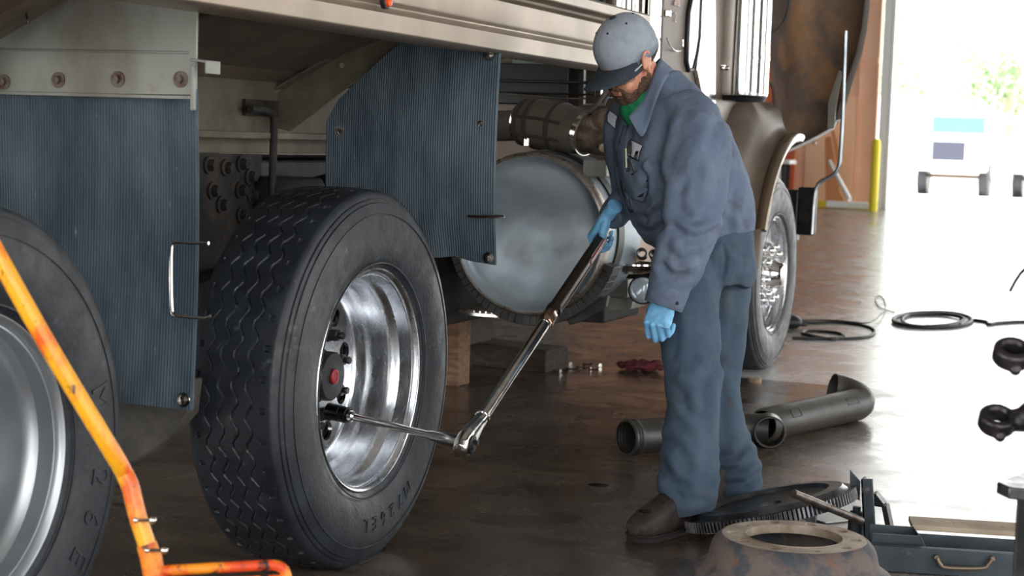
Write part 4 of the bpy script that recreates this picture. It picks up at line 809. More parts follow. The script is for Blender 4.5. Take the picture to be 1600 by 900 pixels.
def far_truck(loc, s, lab):
    t = thing('parked_truck', lab, 'truck', loc)
    o = np.array(loc)
    W = lambda x, y, z: o+np.array((x, y, z))*s
    MB().box(W(0, 1.0, 1.35), np.array((2.1, 2.2, 1.0))*s).box(W(0, .1, 1.0), np.array((2.3, .5, .45))*s).build('bonnet', white, t, bevel=.08)
    MB().box(W(0, 2.9, 1.9), np.array((2.4, 1.8, 2.0))*s).build('cab', white, t, bevel=.12)
    MB().box(W(-.1, 1.98, 2.35), np.array((1.75, .06, .55))*s).build('windscreen', mat('pale_blue_glass', (74, 106, 138), .5), t, bevel=.03)
    g = MB().box(W(-.1, -.12, 1.45), np.array((1.05, .06, .62))*s)
    g.build('grille', mat('grey_grille', (52, 56, 72), .6), t)
    for x in (-1.0, 1.0): MB().lathe([(-.14, .001), (-.14, .46), (-.1, .5), (.1, .5), (.14, .46), (.14, .001)], W(x, .9, .5*1), (1, 0, 0), 28).build('wheel', rubber, t)
    MB().box(W(0, .8, .62), np.array((1.7, .12, .14))*s).build('axle', rustb, t)
    MB().box(W(1.35, 1.6, .95), np.array((.5, 1.2, .9))*s).build('fender_tank', white, t, bevel=.06)
    return t
far_truck((-4.75, 45.5, 0), .86, 'white truck with blue windscreen parked in the yard, facing the shop')
far_truck((-2.15, 46.0, 0), .86, 'second parked truck, cut by the right edge of the picture')
leafm = mat('glare_paled_leaves', (164, 192, 150), .7, c2=(190, 208, 172), vs=1)  # leaf green lightened to give the overexposed, hazy look outdoors
barkm = mat('glare_paled_bark', (190, 176, 160), .9)  # trunk colour whitened for the same outdoor glare
def tree(x, y, h, seed, lab):
    t = thing('broadleaf_tree', lab, 'tree', (x, y, 0), group='trees beyond the yard'); r_ = random.Random(seed)
    m1 = MB().tube([(x, y, 0), (x+.2, y, h*.3), (x-.1, y, h*.6)], [.35, .25, .12], 10)
    for k in range(5): a = r_.uniform(0, 6.3); m1.tube([(x, y, h*.3), (x+math.cos(a)*h*.2, y+math.sin(a)*h*.2, h*.62)], [.12, .04], 6)
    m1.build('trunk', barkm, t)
    n = 5200; vs = []; fs = []
    cl_ = [(r_.gauss(0, h*.17), r_.gauss(0, h*.15), h*.60+r_.gauss(0, h*.15), h*r_.uniform(.09, .16)) for _ in range(24)]
    for k in range(n):
        cx, cy, cz, cr = cl_[k % 24]; d_ = nrm([r_.gauss(0, 1) for _ in range(3)])*cr*r_.uniform(.6, 1.05); c = np.array((x+cx, y+cy, cz))+d_
        u = nrm([r_.gauss(0, 1) for _ in range(3)]); v = nrm(np.cross(u, [r_.gauss(0, 1) for _ in range(3)])); s_ = .16
        i = len(vs); vs += [c-u*s_, c+v*s_*.5, c+u*s_, c-v*s_*.5]; fs.append((i, i+1, i+2, i+3))
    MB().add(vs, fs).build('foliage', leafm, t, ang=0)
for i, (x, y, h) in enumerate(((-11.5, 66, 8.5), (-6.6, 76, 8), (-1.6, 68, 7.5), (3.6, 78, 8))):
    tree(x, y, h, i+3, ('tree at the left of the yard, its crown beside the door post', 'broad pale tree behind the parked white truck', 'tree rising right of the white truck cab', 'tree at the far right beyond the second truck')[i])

# ------------------------------------------------------------------ the mechanic
skin = mat('skin', (206, 148, 120), .5, c2=(190, 124, 100), vs=30, bump=.12, bs=260, c3=(176, 104, 86), s3=60, lo3=.55, hi3=.75)
skin.node_tree.nodes['Principled BSDF'].inputs['Subsurface Weight'].default_value = .12
skin.node_tree.nodes['Principled BSDF'].inputs['Subsurface Radius'].default_value = (.012, .005, .003)
shirtm = mat('blue_grey_work_shirt', (92, 106, 128), .85, c2=(104, 118, 138), vs=9, lo=.4, hi=.62, bump=.35, bs=420, c3=(84, 84, 92), s3=13, lo3=.56, hi3=.76)
trousm = mat('dark_blue_work_trousers', (62, 80, 98), .88, c2=(74, 90, 106), vs=9, lo=.4, hi=.64, bump=.35, bs=420, c3=(72, 68, 68), s3=11, lo3=.58, hi3=.78)
capg = mat('grey_cap_cloth', (150, 158, 168), .85, c2=(138, 146, 157), vs=30, bump=.3, bs=500)
capd = mat('dark_navy_cloth', (38, 46, 56), .85, c2=(46, 54, 64), vs=60, bump=.3, bs=500)
glovem = mat('blue_nitrile', (134, 196, 236), .42, c2=(112, 176, 222), vs=40, bump=.25, bs=120)
greenm = mat('green_tshirt', (28, 150, 92), .8, c2=(20, 120, 74), vs=40)
beardm = mat('short_beard_hair', (112, 82, 64), .9, c2=(76, 56, 46), vs=160, lo=.4, hi=.6, bump=1.0, bs=420, c3=(150, 124, 108), s3=230, lo3=.58, hi3=.68)
hairm = mat('dark_brown_hair', (58, 44, 36), .8, bump=.8, bs=300)
bootl = mat('worn_brown_leather', (64, 52, 46), .62, c2=(46, 38, 35), vs=14, bump=.5, bs=90, c3=(104, 86, 72), s3=30, lo3=.62, hi3=.72)
solem = mat('boot_sole', (38, 32, 30), .85)
patchm = mat('white_patch', (222, 226, 240), .7)
navyl = mat('navy_edging', (24, 32, 52), .8)
pz = D(1060, 838, 5.25)
man = thing('person', 'man in a grey cap, blue-grey work shirt and trousers, bending to turn the wrench', 'person', (pz[0], pz[1], 0))
R3, U3, W3 = _rt, _up, -_fw
Lf = nrm(np.array((R3*.48+W3*.87))*[1, 1, 0])        # his left
Fr = nrm(np.array((-R3*.87+W3*.48))*[1, 1, 0])       # his front
# head frame
ah, ph_, rl = math.radians(30.3), math.radians(36), math.radians(-10.3)
f_ = nrm(-R3*math.cos(ah)*math.cos(ph_)-U3*math.sin(ph_)+W3*math.sin(ah)*math.cos(ph_))
u_ = -R3*math.cos(ah)*math.sin(ph_)+U3*math.cos(ph_)+W3*math.sin(ah)*math.sin(ph_); u_ = nrm(u_-f_*np.dot(u_, f_))
x_ = np.cross(f_, u_); u2 = nrm(u_*math.cos(rl)+x_*math.sin(rl)); x2 = np.cross(f_, u2)
HC = D(981, 91.6, 5.33); HS = 1.048
HM = Matrix([[x2[i]*HS, f_[i]*HS, u2[i]*HS, HC[i]] for i in range(3)]+[[0, 0, 0, 1]])
def H(p): return np.array(HM @ Vector(p))
def HR(): return np.array([[x2[i], f_[i], u2[i]] for i in range(3)])
HRm = HR()
def hell(mb, c, r): mb.ell(H(c), np.array(r)*HS, M=HRm, n=28, m=18)
def hcap(mb, a, b, ra, rb): mb.cap2(H(a), H(b), ra*HS, rb*HS, 14)
bd_ = MB()
hell(bd_, (0, -.012, .03), (.074, .096, .086)); hell(bd_, (0, .030, -.035), (.058, .060, .078)); hell(bd_, (0, .042, .025), (.056, .038, .044))
hell(bd_, (0, .066, -.096), (.022, .020, .018))
for s_ in (-1, 1):
    hcap(bd_, (s_*.056, -.006, -.045), (s_*.020, .062, -.096), .019, .017); hell(bd_, (s_*.034, .064, -.022), (.022, .020, .020)); hell(bd_, (s_*.03, .060, -.055), (.022, .022, .024))
    hell(bd_, (s_*.031, .073, .008), (.015, .011, .010)); hcap(bd_, (s_*.012, .085, .020), (s_*.040, .072, .018), .008, .007)
    hcap(bd_, (s_*.008, .100, -.031), (s_*.014, .094, -.034), .008, .007)
    hell(bd_, (s_*.077, -.004, -.006), (.007, .017, .027))
    ear = [H((s_*(.078+.012*math.sin(t)), -.004-.020*math.cos(t+.4), -.006+.030*math.sin(t+.4))) for t in np.linspace(-1.0, 3.6, 12)]
    bd_.tube(ear, .0045*HS, 8)
    hcap(bd_, (s_*.083, .002, -.024), (s_*.080, .004, -.034), .006, .006)
hcap(bd_, (0, .082, -.004), (0, .106, -.024), .0075, .0115); hell(bd_, (0, .108, -.026), (.0125, .012, .011))
hcap(bd_, (-.016, .086, -.058), (.016, .086, -.058), .0075, .0075); hcap(bd_, (0, .094, -.058), (0, .094, -.058), .006, .006); hcap(bd_, (-.013, .084, -.0695), (.013, .084, -.0695), .0085, .0085)
NB = D(1019, 144, 5.40)
bd_.cap2(H((0, -.020, -.04)), NB, .054, .062, 24)
# hidden body under the clothes: trunk, arms, legs
SH_L, EL_L, WR_L = D(1080, 180, 5.27), D(1086, 335, 5.13), D(1040, 466, 5.12)
SH_R, EL_R, WR_R = D(985, 185, 5.58), D(992, 285, 5.65), D(962, 326, 5.60)
HP_L, KN_L, AN_L = D(1080, 405, 5.33), D(1083, 590, 5.22), D(1078, 785, 5.13)
HP_R, KN_R, AN_R = D(1128, 405, 5.47), D(1120, 600, 5.50), D(1148, 765, 5.52)
PE = D(1103, 372, 5.42)
bd_.loft([(PE-np.array((0, 0, .06)), .12, .09), (PE, .155, .11), (D(1090, 310, 5.42), .16, .12), (D(1062, 240, 5.42), .17, .12), (D(1040, 185, 5.42), .15, .09), (D(1028, 155, 5.41), .09, .06)], 28, L=Lf)
for a, b, c, r in ((SH_L, EL_L, WR_L, (.052, .042, .029)), (SH_R, EL_R, WR_R, (.052, .042, .029)), (HP_L, KN_L, AN_L, (.075, .050, .030)), (HP_R, KN_R, AN_R, (.072, .046, .034))):
    bd_.cap2(a, b, r[0], r[1]); bd_.cap2(b, c, r[1], r[2])
bd_.cap2(D(1040, 175, 5.42), SH_L, .06, .05); bd_.cap2(D(1030, 175, 5.42), SH_R, .06, .05)
bme = remesh(bd_, .0030, 5, .5)
# closed eyelid line, mouth line, beard darker skin comes from the beard mesh
bme.materials.clear(); bme.materials.append(skin); body = finish('body', bme, man, 180)
def worn(name, me, m, ang=180, label=None):
    me.materials.clear(); me.materials.append(m); o = finish(name, me, man, ang)
    if label: o['label'] = label
    return o
# beard
bb = MB()
for s_ in (-1, 1):
    hcap(bb, (s_*.058, .000, -.052), (s_*.047, .020, -.070), .0165, .0200); hcap(bb, (s_*.047, .020, -.070), (s_*.021, .062, -.098), .0200, .0205)
    hcap(bb, (s_*.006, .096, -.047), (s_*.026, .080, -.060), .0062, .0065); hcap(bb, (s_*.027, .078, -.062), (s_*.022, .072, -.090), .0085, .014)
hell(bb, (0, .067, -.098), (.026, .024, .022)); hcap(bb, (-.008, .084, -.083), (.008, .084, -.083), .0075, .0075)
bbm = remesh(bb, .0025, 3); vnoise(bbm, .0035, 160); vnoise(bbm, .003, 60, 3); worn('beard', bbm, beardm)
# hair under the cap
hh = MB(); hell(hh, (0, -.018, .010), (.0772, .0965, .060)); hcap(hh, (.073, .020, .01), (.0715, .024, -.022), .006, .005); hcap(hh, (-.073, .020, .01), (-.0715, .024, -.022), .006, .005)
hm_ = remesh(hh, .003, 2); a_, _ = vget(hm_); inv = np.array(HM.inverted()); loc = a_@inv[:3, :3].T+inv[:3, 3]
b_m = bmesh.new(); b_m.from_mesh(hm_); b_m.verts.ensure_lookup_table()
dl = [f for f in b_m.faces if (lambda c: c[2] < -.040 or (c[1] > .012 and abs(c[0]) < .0695) or (c[1] > .03))(np.mean([loc[v.index] for v in f.verts], axis=0))]
bmesh.ops.delete(b_m, geom=dl, context='FACES'); b_m.to_mesh(hm_); b_m.free(); vnoise(hm_, .002, 150); worn('hair', hm_, hairm)
# cap
cc = (0, -.010, .030); CR = (.084, .103, .104)
cp = MB(); nseg, nr = 72, 22; G = []
def cpt(th, el, off=0):
    r = math.cos(el)**.85; zf = math.sin(el)
    seam = min(abs(((th+PI/6-PI/2+PI/3*k) % (2*PI))-0) for k in range(6)) if False else 0
    d_ = abs(((th-PI/2) % (PI/3))); d_ = min(d_, PI/3-d_); s__ = -.0018*math.exp(-(d_/.035)**2)*(1 if el < 1.45 else 0)
    fro = .010*max(0, math.sin(th))**3*math.sin(2*max(0, el))
    return H((cc[0]+(CR[0]+s__+off)*r*math.cos(th), cc[1]+(CR[1]+s__+off+fro)*r*math.sin(th), cc[2]+(CR[2]+s__+off)*zf))
for i in range(nr+1):
    el = -.02+(PI/2-.03)*i/nr+0; G.append([cpt(2*PI*j/nseg, el) for j in range(nseg)])
low = [[H((cc[0]+CR[0]*math.cos(2*PI*j/nseg)*.985, cc[1]+CR[1]*math.sin(2*PI*j/nseg)*.985, cc[2]-.029-.004*math.cos(2*PI*j/nseg*2))) for j in range(nseg)]]
inn = [[H((cc[0]+(CR[0]-.003)*math.cos(2*PI*j/nseg)*.985, cc[1]+(CR[1]-.003)*math.sin(2*PI*j/nseg)*.985, cc[2]-.028)) for j in range(nseg)], [H((cc[0]+(CR[0]-.006)*.7*math.cos(2*PI*j/nseg), cc[1]+(CR[1]-.006)*.7*math.sin(2*PI*j/nseg), cc[2]+.062)) for j in range(nseg)]]
cp.rings(inn[::-1]+low+G, cap=True); cap_ = cp.build('cap', capg, man, ang=180); cap_['label'] = 'grey cap with dark brim'
# brim
vs = []; fs = []; nb, mbm = 40, 12
for layer in (0, 1):
    for i in range(nb+1):
        th = math.radians(22+136*i/nb)
        for j in range(mbm+1):
            t = j/mbm; k = math.sin((i/nb)*PI)**.55
            x = (CR[0]*.985+.004*t)*math.cos(th); y = cc[1]+CR[1]*.985*math.sin(th)+.088*t*k; bow = -.040*(x/.084)**2
            z = cc[2]-.014-.014*t*k+bow*(.12+.88*t)-(.0028 if layer else 0); vs.append(H((x, y, z)))
n1 = (nb+1)*(mbm+1)
for i in range(nb):
    for j in range(mbm):
        a = i*(mbm+1)+j; fs.append((a, a+mbm+1, a+mbm+2, a+1)); fs.append((n1+a, n1+a+1, n1+a+mbm+2, n1+a+mbm+1))
for i in range(nb):
    for j in (0, mbm): a = i*(mbm+1)+j; fs.append((a, a+mbm+1, n1+a+mbm+1, n1+a))
for j in range(mbm):
    for i in (0, nb): a = i*(mbm+1)+j; fs.append((a, a+1, n1+a+1, n1+a))
MB().add(vs, fs).build('brim', capd, cap_, ang=70)
MB().ell(H((0, cc[1], cc[2]+CR[2]+.001)), (.011, .011, .006), M=HRm).build('button', capd, cap_)
for k in (0, 1, 2, 3, 4, 5):
    th = PI/2-PI/6+PI/3*k+0; th = PI/2+PI/6+PI/3*k; q = cpt(th, .98, .0008); nn_ = nrm(q-H((0, -.01, .0)));
    if k == 0 or True: MB().lathe([(-.002, .0035), (.001, .0038), (.0014, .002), (.0014, .0001)], q, nn_, 14).build('eyelet', capd, cap_)
# safety glasses
sg = MB()
for s_ in (-1, 1): sg.tube(catmull([H((s_*.080, -.006, -.002)), H((s_*.079, .035, -.008)), H((s_*.071, .055, -.012))], 6), .0028, 8)
sgo = sg.build('safety_glasses', mat('frosted_clear_plastic', (222, 228, 234), .25, trans=.5, ior=1.4), man)
ln_ = []
for z in np.linspace(-.038, .000, 7):
    ln_.append([H(((.074+.0)*math.sin(a)*(1-.12*abs(z+.019)/.02), .028+.068*math.cos(a)*1.0, z)) for a in np.linspace(-1.25, 1.25, 24)])
vs = [p for r in ln_ for p in r]; fs = [(i*24+j, i*24+j+1, (i+1)*24+j+1, (i+1)*24+j) for i in range(6) for j in range(23)]
lo = MB().add(vs, fs).build('lens', glassm, sgo, ang=180); sm = lo.modifiers.new('thick', 'SOLIDIFY'); sm.thickness = .0016
# t-shirt
ts = MB().loft([(D(1020, 132, 5.41), .062, .058), (D(1015, 150, 5.40), .072, .072), (D(1010, 168, 5.39), .085, .088), (D(1014, 186, 5.40), .09, .080), (D(1022, 205, 5.41), .08, .06)], 40, L=Lf)
tsm = remesh(ts, .0035, 4); vnoise(tsm, .004, 30); worn('t_shirt', tsm, greenm)
# shirt
sh = MB()
sh.loft([(D(1103, 374, 5.42), .178, .128), (D(1101, 362, 5.42), .190, .140), (D(1094, 345, 5.42), .205, .158), (D(1083, 318, 5.42), .220, .172), (D(1066, 285, 5.42), .228, .176), (D(1054, 255, 5.42), .228, .172), (D(1046, 225, 5.42), .222, .160), (D(1040, 195, 5.42), .205, .142), (D(1036, 168, 5.42), .180, .122), (D(1031, 148, 5.41), .135, .100), (D(1026, 130, 5.41), .088, .080), (D(1024, 122, 5.41), .076, .072)], 48, L=Lf, p=2.3)
def sleeve(pts): 
    c = catmull([np.array(list(p)+[r, 0][:1]) for p, r in pts], 6); sh.tube([q[:3] for q in c], [q[3] for q in c], 32)
sleeve([(D(1062, 172, 5.32), .075), (D(1080, 190, 5.27), .090), (D(1090, 225, 5.20), .094), (D(1089, 265, 5.16), .092), (D(1087, 305, 5.14), .086), (D(1081, 345, 5.13), .083), (D(1070, 385, 5.12), .079), (D(1058, 420, 5.12), .072), (D(1047, 445, 5.12), .062), (D(1037, 476, 5.12), .057)])
sleeve([(D(1000, 175, 5.52), .07), (D(980, 195, 5.58), .078), (D(978, 240, 5.62), .070), (D(984, 280, 5.64), .062), (D(980, 308, 5.63), .055), (D(964, 328, 5.60), .047), (D(954, 341, 5.565), .041)])
shm = remesh(sh, .0048, 6, .5)
vnoise(shm, .007, 7); vnoise(shm, .006, 16, 2); vnoise(shm, .0016, 45, 5)
crease(shm, [([(1036, 175), (1028, 215), (1022, 255), (1030, 262)], 7, .012), ([(1050, 170), (1038, 215), (1026, 258)], 6, .008), ([(1024, 262), (1036, 290), (1030, 330), (1034, 360)], 6, .016),
    ([(1027, 258), (1012, 275), (1000, 300)], 6, .008), ([(1016, 240), (1004, 256), (1010, 280)], 5, .006), ([(1030, 300), (1015, 318), (1000, 322)], 5, .007), ([(1032, 330), (1012, 342), (990, 335)], 6, .008), ([(1034, 352), (1012, 362), (985, 345)], 6, .008),
    ([(1100, 240), (1085, 275), (1062, 300)], 8, .006), ([(1118, 220), (1125, 280), (1118, 330)], 9, .010), ([(1060, 330), (1085, 345), (1108, 335)], 7, .010), ([(1048, 352), (1072, 372), (1100, 368)], 7, .010), ([(1042, 392), (1062, 408), (1090, 400)], 6, .009), ([(1035, 415), (1052, 432), (1080, 430)], 6, .009), ([(1045, 375), (1036, 410), (1040, 440)], 6, .007), ([(1066, 330), (1060, 300), (1072, 270)], 7, .006),
    ([(1122, 330), (1135, 350), (1140, 368)], 7, .010), ([(1150, 290), (1140, 325), (1150, 360)], 8, .010), ([(1165, 310), (1160, 340), (1165, 358)], 6, .007), ([(1128, 180), (1112, 210), (1108, 250)], 8, .007), ([(1046, 130), (1062, 150), (1090, 160)], 7, .004), ([(960, 240), (968, 280), (985, 310)], 6, .006), ([(990, 180), (984, 230), (978, 290)], 3.2, .003), ([(1120, 355), (1098, 372), (1085, 378)], 5, .006)])
# neck opening and V at the front
sx, _n = vget(shm); xx, yy = proj(sx); b_m = bmesh.new(); b_m.from_mesh(shm); b_m.verts.ensure_lookup_table()
def vcut(f):
    i = [v.index for v in f.verts]; cx, cy = xx[i].mean(), yy[i].mean(); c = sx[i].mean(axis=0); fr = np.dot(c-D(1026, 140, 5.41), Fr)
    return fr > -.02 and cy < 188 and cx < 984+(188-cy)*.50 and cx > 983-(188-cy)*.22 and cy > 120
bmesh.ops.delete(b_m, geom=[f for f in b_m.faces if vcut(f)], context='FACES'); b_m.to_mesh(shm); b_m.free()
shirt = worn('shirt', shm, shirtm); so = shirt.modifiers.new('thick', 'SOLIDIFY'); so.thickness = .003; so.offset = -1
# collar
def near_front(px, py, d, lift=.0): return D(px, py, d)-_fw*0+W3*lift
def ribbon(name, topl, botl, m, th=.003, parent=None, n=8):
    a = catmull(topl, n); b = catmull(botl, n); k = len(a); rows = 5; vs = []; fs = []
    for i in range(k):
        for j in range(rows):
            t = j/(rows-1); vs.append(a[i]*(1-t)+b[i]*t)
    for i in range(k-1):
        for j in range(rows-1): q = i*rows+j; fs.append((q, q+rows, q+rows+1, q+1))
    o = MB().add(vs, fs).build(name, m, parent or shirt, ang=180); s = o.modifiers.new('thick', 'SOLIDIFY'); s.thickness = th; s.offset = 0; return o
ribbon('collar', [D(983, 182, 5.245), D(1003, 158, 5.26), D(1018, 126, 5.29), D(1026, 102, 5.34), D(1031, 92, 5.42), D(1027, 94, 5.48), D(1010, 112, 5.50), D(988, 135, 5.48), D(980, 160, 5.44), D(977, 176, 5.40)],
    [D(985, 188, 5.24), D(1005, 212, 5.225), D(1027, 152, 5.235), D(1042, 122, 5.30), D(1053, 112, 5.42), D(1048, 112, 5.50), D(1015, 130, 5.54), D(984, 158, 5.52), D(968, 180, 5.46), D(974, 196, 5.40)], shirtm)
# surface-hugging pieces on the shirt front: cast from the camera side on to the cloth
from mathutils.bvhtree import BVHTree
def bvh(o): me = o.data; return BVHTree.FromPolygons([v.co for v in me.vertices], [tuple(p.vertices) for p in me.polygons])
SB = bvh(shirt)
def on(px, py, tree=None, off=.0015):
    r = ray(px, py); rn = nrm(r); h = (tree or SB).ray_cast(Vector(CAM), Vector(rn)); return np.array(h[0])-rn*off if h[0] is not None else D(px, py, 5.3)
def cling(name, poly, m, parent, th=.002, tree=None, off=.0015, sub=10):
    """a thin sewn-on piece following the cloth: polygon sampled on a fine grid"""
    poly = np.array(poly, float); x0, y0 = poly.min(0); x1, y1 = poly.max(0); n = len(poly)
    def inside(x, y):
        c = False
        for i in range(n):
            xa, ya = poly[i]; xb, yb = poly[i-1]
            if (ya > y) != (yb > y) and x < (xb-xa)*(y-ya)/(yb-ya)+xa: c = not c
        return c
    c = poly.mean(0); R = []
    ed = []
    for i in range(n):
        for k in range(sub): ed.append(poly[i]+(poly[(i+1) % n]-poly[i])*k/sub)
    for s in (0.02, .15, .3, .45, .6, .75, .88, 1.0): R.append([on(*(c+(e-c)*s), tree=tree, off=off) for e in ed])
    o = MB().rings(R[::-1], cap=True).build(name, m, parent, ang=180); s = o.modifiers.new('thick', 'SOLIDIFY'); s.thickness = th; s.offset = 0; return o
p1 = [(953, 173), (964, 182), (962, 190), (961, 201), (949, 190), (949, 180)]; p2 = [(986, 219), (1003, 228), (999, 238), (997, 250), (981, 242), (982, 226)]
def grow(p, k): c = np.mean(p, axis=0); return [c+(np.array(q)-c)*k for q in p]
for pp_ in (p1, p2):
    e_ = cling('name_patch', grow(pp_, 1.12), navyl, shirt, off=.0045); cling('patch_face', pp_, patchm, e_, off=.0072, th=.001)
cling('chest_pocket', [(975, 266), (996, 268), (1012, 276), (1014, 300), (1006, 316), (990, 312), (978, 300)], shirtm, shirt, off=.002, th=.003)
cling('placket', [(974, 196), (982, 200), (972, 240), (978, 290), (990, 330), (984, 332), (970, 296), (963, 240)], shirtm, shirt, off=.003, th=.003)
for x, y in ((969, 278), (981, 197)): q = on(x, y, off=.006); MB().lathe([(0, .0055), (.002, .0055), (.0025, .004), (.0025, .0001)], q, -nrm(ray(x, y)), 16).build('button', navyl, shirt)
q = on(1058, 474, off=.002); MB().lathe([(0, .0055), (.002, .0055), (.0025, .004), (.0025, .0001)], q, -nrm(ray(1058, 474)), 16).build('button', navyl, shirt)
# sleeve cuff near hand
def cuff(c0, c1, r0, r1): ax_ = nrm(c1-c0); l_ = np.linalg.norm(c1-c0); o = MB().lathe([(0, r0-.004), (0, r0+.001), (l_*.1, r0+.002), (l_*.95, r1+.002), (l_, r1), (l_, r1-.004)], c0, ax_, 40, closed=True).build('cuff', shirtm, shirt, ang=50); return o
cuff(D(1047, 447, 5.12), D(1036, 479, 5.12), .061, .058)
# pens in the pocket
pen = []
for (x0, y0, x1, y1, m, lb) in ((978, 232, 979, 262, mat('ivory_plastic', (222, 216, 180), .4), 'ivory pen standing at the left of the chest pocket'), (981, 248, 983, 268, blackpl, 'black pen in the chest pocket below the white patch'), (986, 250, 992, 268, toolchrome, 'slim metal rule leaning right in the chest pocket')):
    a, b = on(x0, y0, off=.006), on(x1, y1, off=.0055); t_ = MB().tube([a, b], .0032, 10).build('pocket_pen', m); tag(t_, lb, 'pen')
# trousers
tr = MB()
tr.loft([(D(1104, 360, 5.42), .172, .122), (D(1104, 380, 5.42), .176, .128), (D(1105, 405, 5.42), .178, .136), (D(1106, 430, 5.42), .172, .134), (D(1106, 448, 5.42), .150, .115)], 44, L=Lf, p=2.3)
def leg(pts):
    c = catmull([np.array(list(p)+[r]) for p, r in pts], 6); tr.tube([q[:3] for q in c], [q[3] for q in c], 36)
leg([(D(1086, 405, 5.35), .095), (D(1080, 440, 5.32), .102), (D(1078, 490, 5.26), .094), (D(1081, 545, 5.22), .088), (D(1083, 600, 5.20), .085), (D(1083, 640, 5.18), .081), (D(1080, 680, 5.16), .082), (D(1076, 720, 5.14), .087), (D(1074, 755, 5.13), .088), (D(1076, 785, 5.12), .080), (D(1079, 801, 5.12), .074)])
leg([(D(1122, 405, 5.47), .095), (D(1126, 450, 5.48), .097), (D(1127, 500, 5.49), .087), (D(1121, 560, 5.50), .079), (D(1117, 610, 5.50), .075), (D(1128, 660, 5.51), .077), (D(1141, 700, 5.51), .073), (D(1149, 735, 5.52), .077), (D(1150, 762, 5.52), .077), (D(1148, 782, 5.52), .071)])
trm = remesh(tr, .005, 6); vnoise(trm, .009, 6, 8); vnoise(trm, .005, 15, 4); vnoise(trm, .0015, 45, 6)
crease(trm, [([(1062, 610), (1075, 640), (1090, 655)], 7, .010), ([(1120, 560), (1100, 600), (1098, 640)], 8, .006), ([(1040, 690), (1060, 700), (1075, 730)], 7, .008), ([(1034, 725), (1050, 752), (1075, 768)], 7, .012), ([(1045, 760), (1068, 782), (1095, 780)], 6, .010), ([(1100, 640), (1108, 700), (1100, 760)], 9, .010), ([(1128, 600), (1128, 680), (1122, 760)], 8, .008), ([(1168, 690), (1150, 712), (1130, 715)], 6, .010), ([(1176, 715), (1158, 735), (1132, 738)], 6, .012), ([(1184, 740), (1164, 755), (1136, 757)], 6, .012),
    ([(1036, 400), (1052, 430), (1058, 470)], 8, .008), ([(1048, 470), (1055, 520), (1052, 570)], 8, .007), ([(1132, 400), (1126, 450), (1124, 520)], 8, .006), ([(1150, 430), (1146, 480), (1140, 540)], 8, .007), ([(1130, 385), (1134, 405), (1131, 428)], 2.6, .004), ([(1160, 392), (1150, 398), (1165, 404)], 4, .005), ([(1082, 560), (1066, 575), (1046, 580)], 7, .006), ([(1078, 612), (1062, 622), (1048, 618)], 5, .006)])
trou = worn('trousers', trm, trousm); TB = bvh(trou)
MB().ell(on(1027, 377, tree=TB, off=.004) if False else D(1031, 378, 5.27), (.006, .006, .006)).build('button', toolchrome, trou)
# boots
def boot(toe, heel, name):
    ax_ = nrm((heel-toe)*[1, 1, 0]); ln_b = .305; sd2 = np.array((-ax_[1], ax_[0], 0)); Z = np.array((0, 0, 1.))
    pr = [(0, .010, .012, .020), (.012, .032, .026, .034), (.035, .043, .034, .040), (.065, .048, .040, .046), (.10, .049, .046, .052), (.135, .046, .053, .060), (.17, .042, .062, .070), (.20, .040, .074, .080), (.24, .039, .080, .084), (.28, .034, .078, .080), (.300, .018, .070, .07)]
    mb = MB(); mb.loft([(toe+ax_*t+Z*(.008+h), a*1.04, h) for t, a, h, _ in pr], 32, L=sd2, p=3.0)
    mb.cap2(toe+ax_*.235+Z*.08, toe+ax_*.245+Z*.16, .046, .048, 20); mb.cap2(toe+ax_*.18+Z*.085, toe+ax_*.225+Z*.13, .036, .040, 16)
    me = remesh(mb, .003, 4); vnoise(me, .0025, 30); o = worn(name, me, bootl)
    sp_ = [toe+ax_*(t-.001)+sd2*a*.93 for t, a in ((0, .016), (.006, .030), (.03, .047), (.065, .054), (.11, .054), (.17, .046), (.23, .043), (.29, .038), (.308, .016))]
    sp_ += [toe+ax_*(t-.001)-sd2*a*.93 for t, a in ((.308, .016), (.29, .038), (.23, .043), (.17, .046), (.11, .054), (.065, .054), (.03, .047), (.006, .030), (0, .016))]
    MB().prism(sp_, (0, 0, .017)).build('sole', solem, o, bevel=.003)
    MB().tube(catmull([toe+ax_*(t)+sd2*a*1.03+Z*.020 for t, a in ((0.0, .0), (.008, .031), (.035, .048), (.07, .052), (.12, .051), (.17, .045), (.23, .041))], 4), .0035, 8).tube(catmull([toe+ax_*(t)-sd2*a*1.03+Z*.020 for t, a in ((0.0, .0), (.008, .031), (.035, .048), (.07, .052), (.12, .051), (.17, .045), (.23, .041))], 4), .0035, 8).build('welt', solem, o)
    return o, ax_, sd2
toe = P(989, 843, 'Z', .010)*[1, 1, 0]; heel = P(1108, 815, 'Z', .01)*[1, 1, 0]
b1_, bax, bsd = boot(toe, heel, 'boot')
Zv = np.array((0, 0, 1.)); BT = bvh(b1_)
def drop(x): 
    h = BT.ray_cast(Vector(x+Zv*.3), Vector((0, 0, -1))); return np.array(h[0]) if h[0] is not None else x
hole = drop(toe+bax*.055-bsd*.012*0); MB().ell(hole, (.021, .015, .006)).build('worn_toe_spot', blackst, b1_)
for k in range(4):
    a = drop(toe+bax*(.115+k*.022)+bsd*.020); c = drop(toe+bax*(.115+k*.022)-bsd*.020); m_2 = drop(toe+bax*(.118+k*.022)); MB().tube([a+Zv*.001, m_2+Zv*.004, c+Zv*.001], .0024, 8).build('lace', hosem, b1_)
toe2 = P(1112, 790, 'Z', .01)*[1, 1, 0]; an2 = AN_R*[1, 1, 0]; dr2 = nrm(Fr*.8-Lf*.1); boot(an2+dr2*.245, an2-dr2*.045, 'boot')
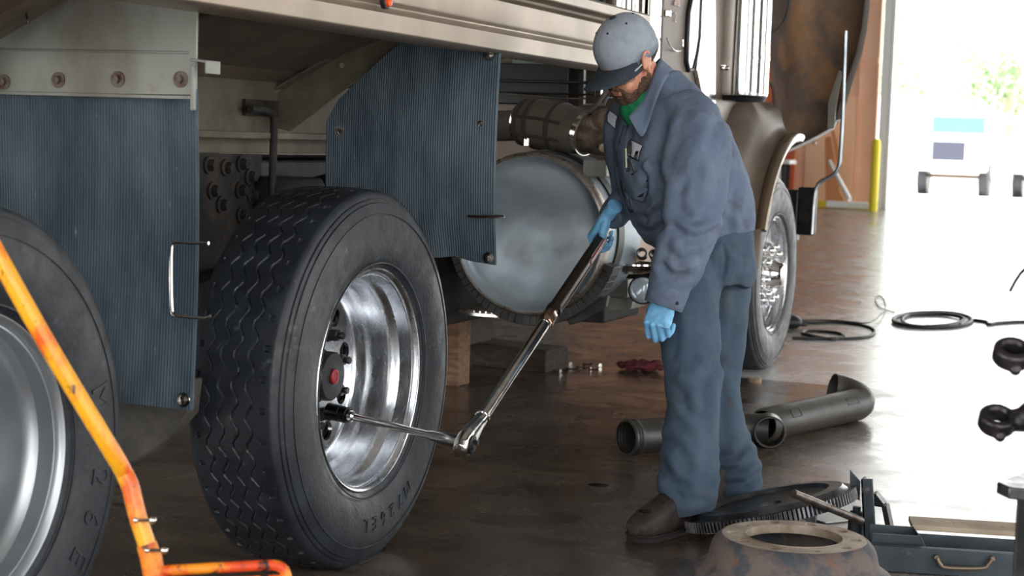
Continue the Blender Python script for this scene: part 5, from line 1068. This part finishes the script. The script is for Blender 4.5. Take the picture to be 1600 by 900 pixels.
# gloved hands
def hand(name, wrist, fdir, back, scale, curls, thumb, spread=1, left=True, wr=.030):
    """fdir: wrist to knuckles, back: out of the back of the hand"""
    y = nrm(fdir); z = nrm(back-y*np.dot(back, y)); x = np.cross(y, z)       # x points across the palm
    if left: x = x                                                            # index side = +x for a left hand seen from its back
    else: x = -x
    mb = MB(); s = scale
    def T(p): return wrist+(x*p[0]+y*p[1]+z*p[2])*s
    mb.loft([(T((0, -.035, 0)), wr, wr*.8), (T((0, 0, 0)), wr, wr*.72), (T((0, .02, .001)), .033*s, .019*s), (T((0, .05, .002)), .039*s, .0155*s), (T((0, .078, .001)), .040*s, .0135*s), (T((0, .090, -.001)), .036*s, .010*s)], 28, L=x, p=2.4)
    for k, (fx, fy, lens, r) in enumerate(((.029, .086, (.040, .025, .020), .0092), (.0095, .091, (.044, .028, .021), .0095), (-.009, .088, (.041, .026, .020), .0090), (-.0265, .082, (.033, .020, .018), .0084))):
        c = curls[k]; p_ = T((fx, fy-.012, 0)); ang = 0; sp2 = (.10, .03, -.04, -.11)[k]*spread
        q = T((fx, fy, 0)); mb.cap2(p_, q, r*s*1.1, r*s*1.05)
        for ln2, da, rr2 in zip(lens, c, (1.0, .93, .84)):
            ang += da; d_ = (y*math.cos(ang)-z*math.sin(ang))+x*sp2*math.cos(ang); nq = q+nrm(d_)*ln2*s; mb.cap2(q, nq, r*s*rr2*1.03, r*s*rr2*.95); q = nq
        # knuckle ridge
        mb.ell(T((fx, fy-.002, .006)), (r*s*.9,)*3)
    q = T((.026, .018, -.008)); pts = [q]+[T(t) for t in thumb]; rs = [.0145, .0125, .0108, .0092]
    for i in range(3): mb.cap2(pts[i], pts[i+1], rs[i]*s, rs[i+1]*s)
    me = remesh(mb, .0018, 3); vnoise(me, .0014, 60); return worn(name, me, glovem)
# left hand hangs relaxed, half closed, back of the hand to the camera
hand('glove', D(1041, 462, 5.12), D(1026, 512, 5.10)-D(1038, 474, 5.12), W3*.85-R3*.50, 1.13, [(.95, 1.2, .7), (1.0, 1.25, .7), (1.05, 1.3, .7), (1.1, 1.3, .7)], [(.042, .040, -.022), (.040, .066, -.034), (.030, .084, -.040)], left=True, spread=.3)
# right hand closed round the end of the wrench
G_ = HD+hx*(LW+.008); hy = -_rt*.48-_up*.64+_fw*.60; hy = nrm(hy-hx*np.dot(hy, hx)); hz_ = -_rt*.6+_up*.3-_fw*.75; hz_ = nrm(hz_-hx*np.dot(hz_, hx)-hy*np.dot(hz_, hy))
HW = G_-hy*.074+hz_*.028
hand('glove', HW, hy, hz_, 1.12, [(1.0, 1.25, .9), (1.05, 1.3, .9), (1.1, 1.3, .9), (1.1, 1.3, .9)], [(.040, .040, -.018), (.036, .066, -.032), (.026, .082, -.048)], left=False, wr=.032)
print('WRISTPX', proj([HW, G_, HW-hy*.05]))
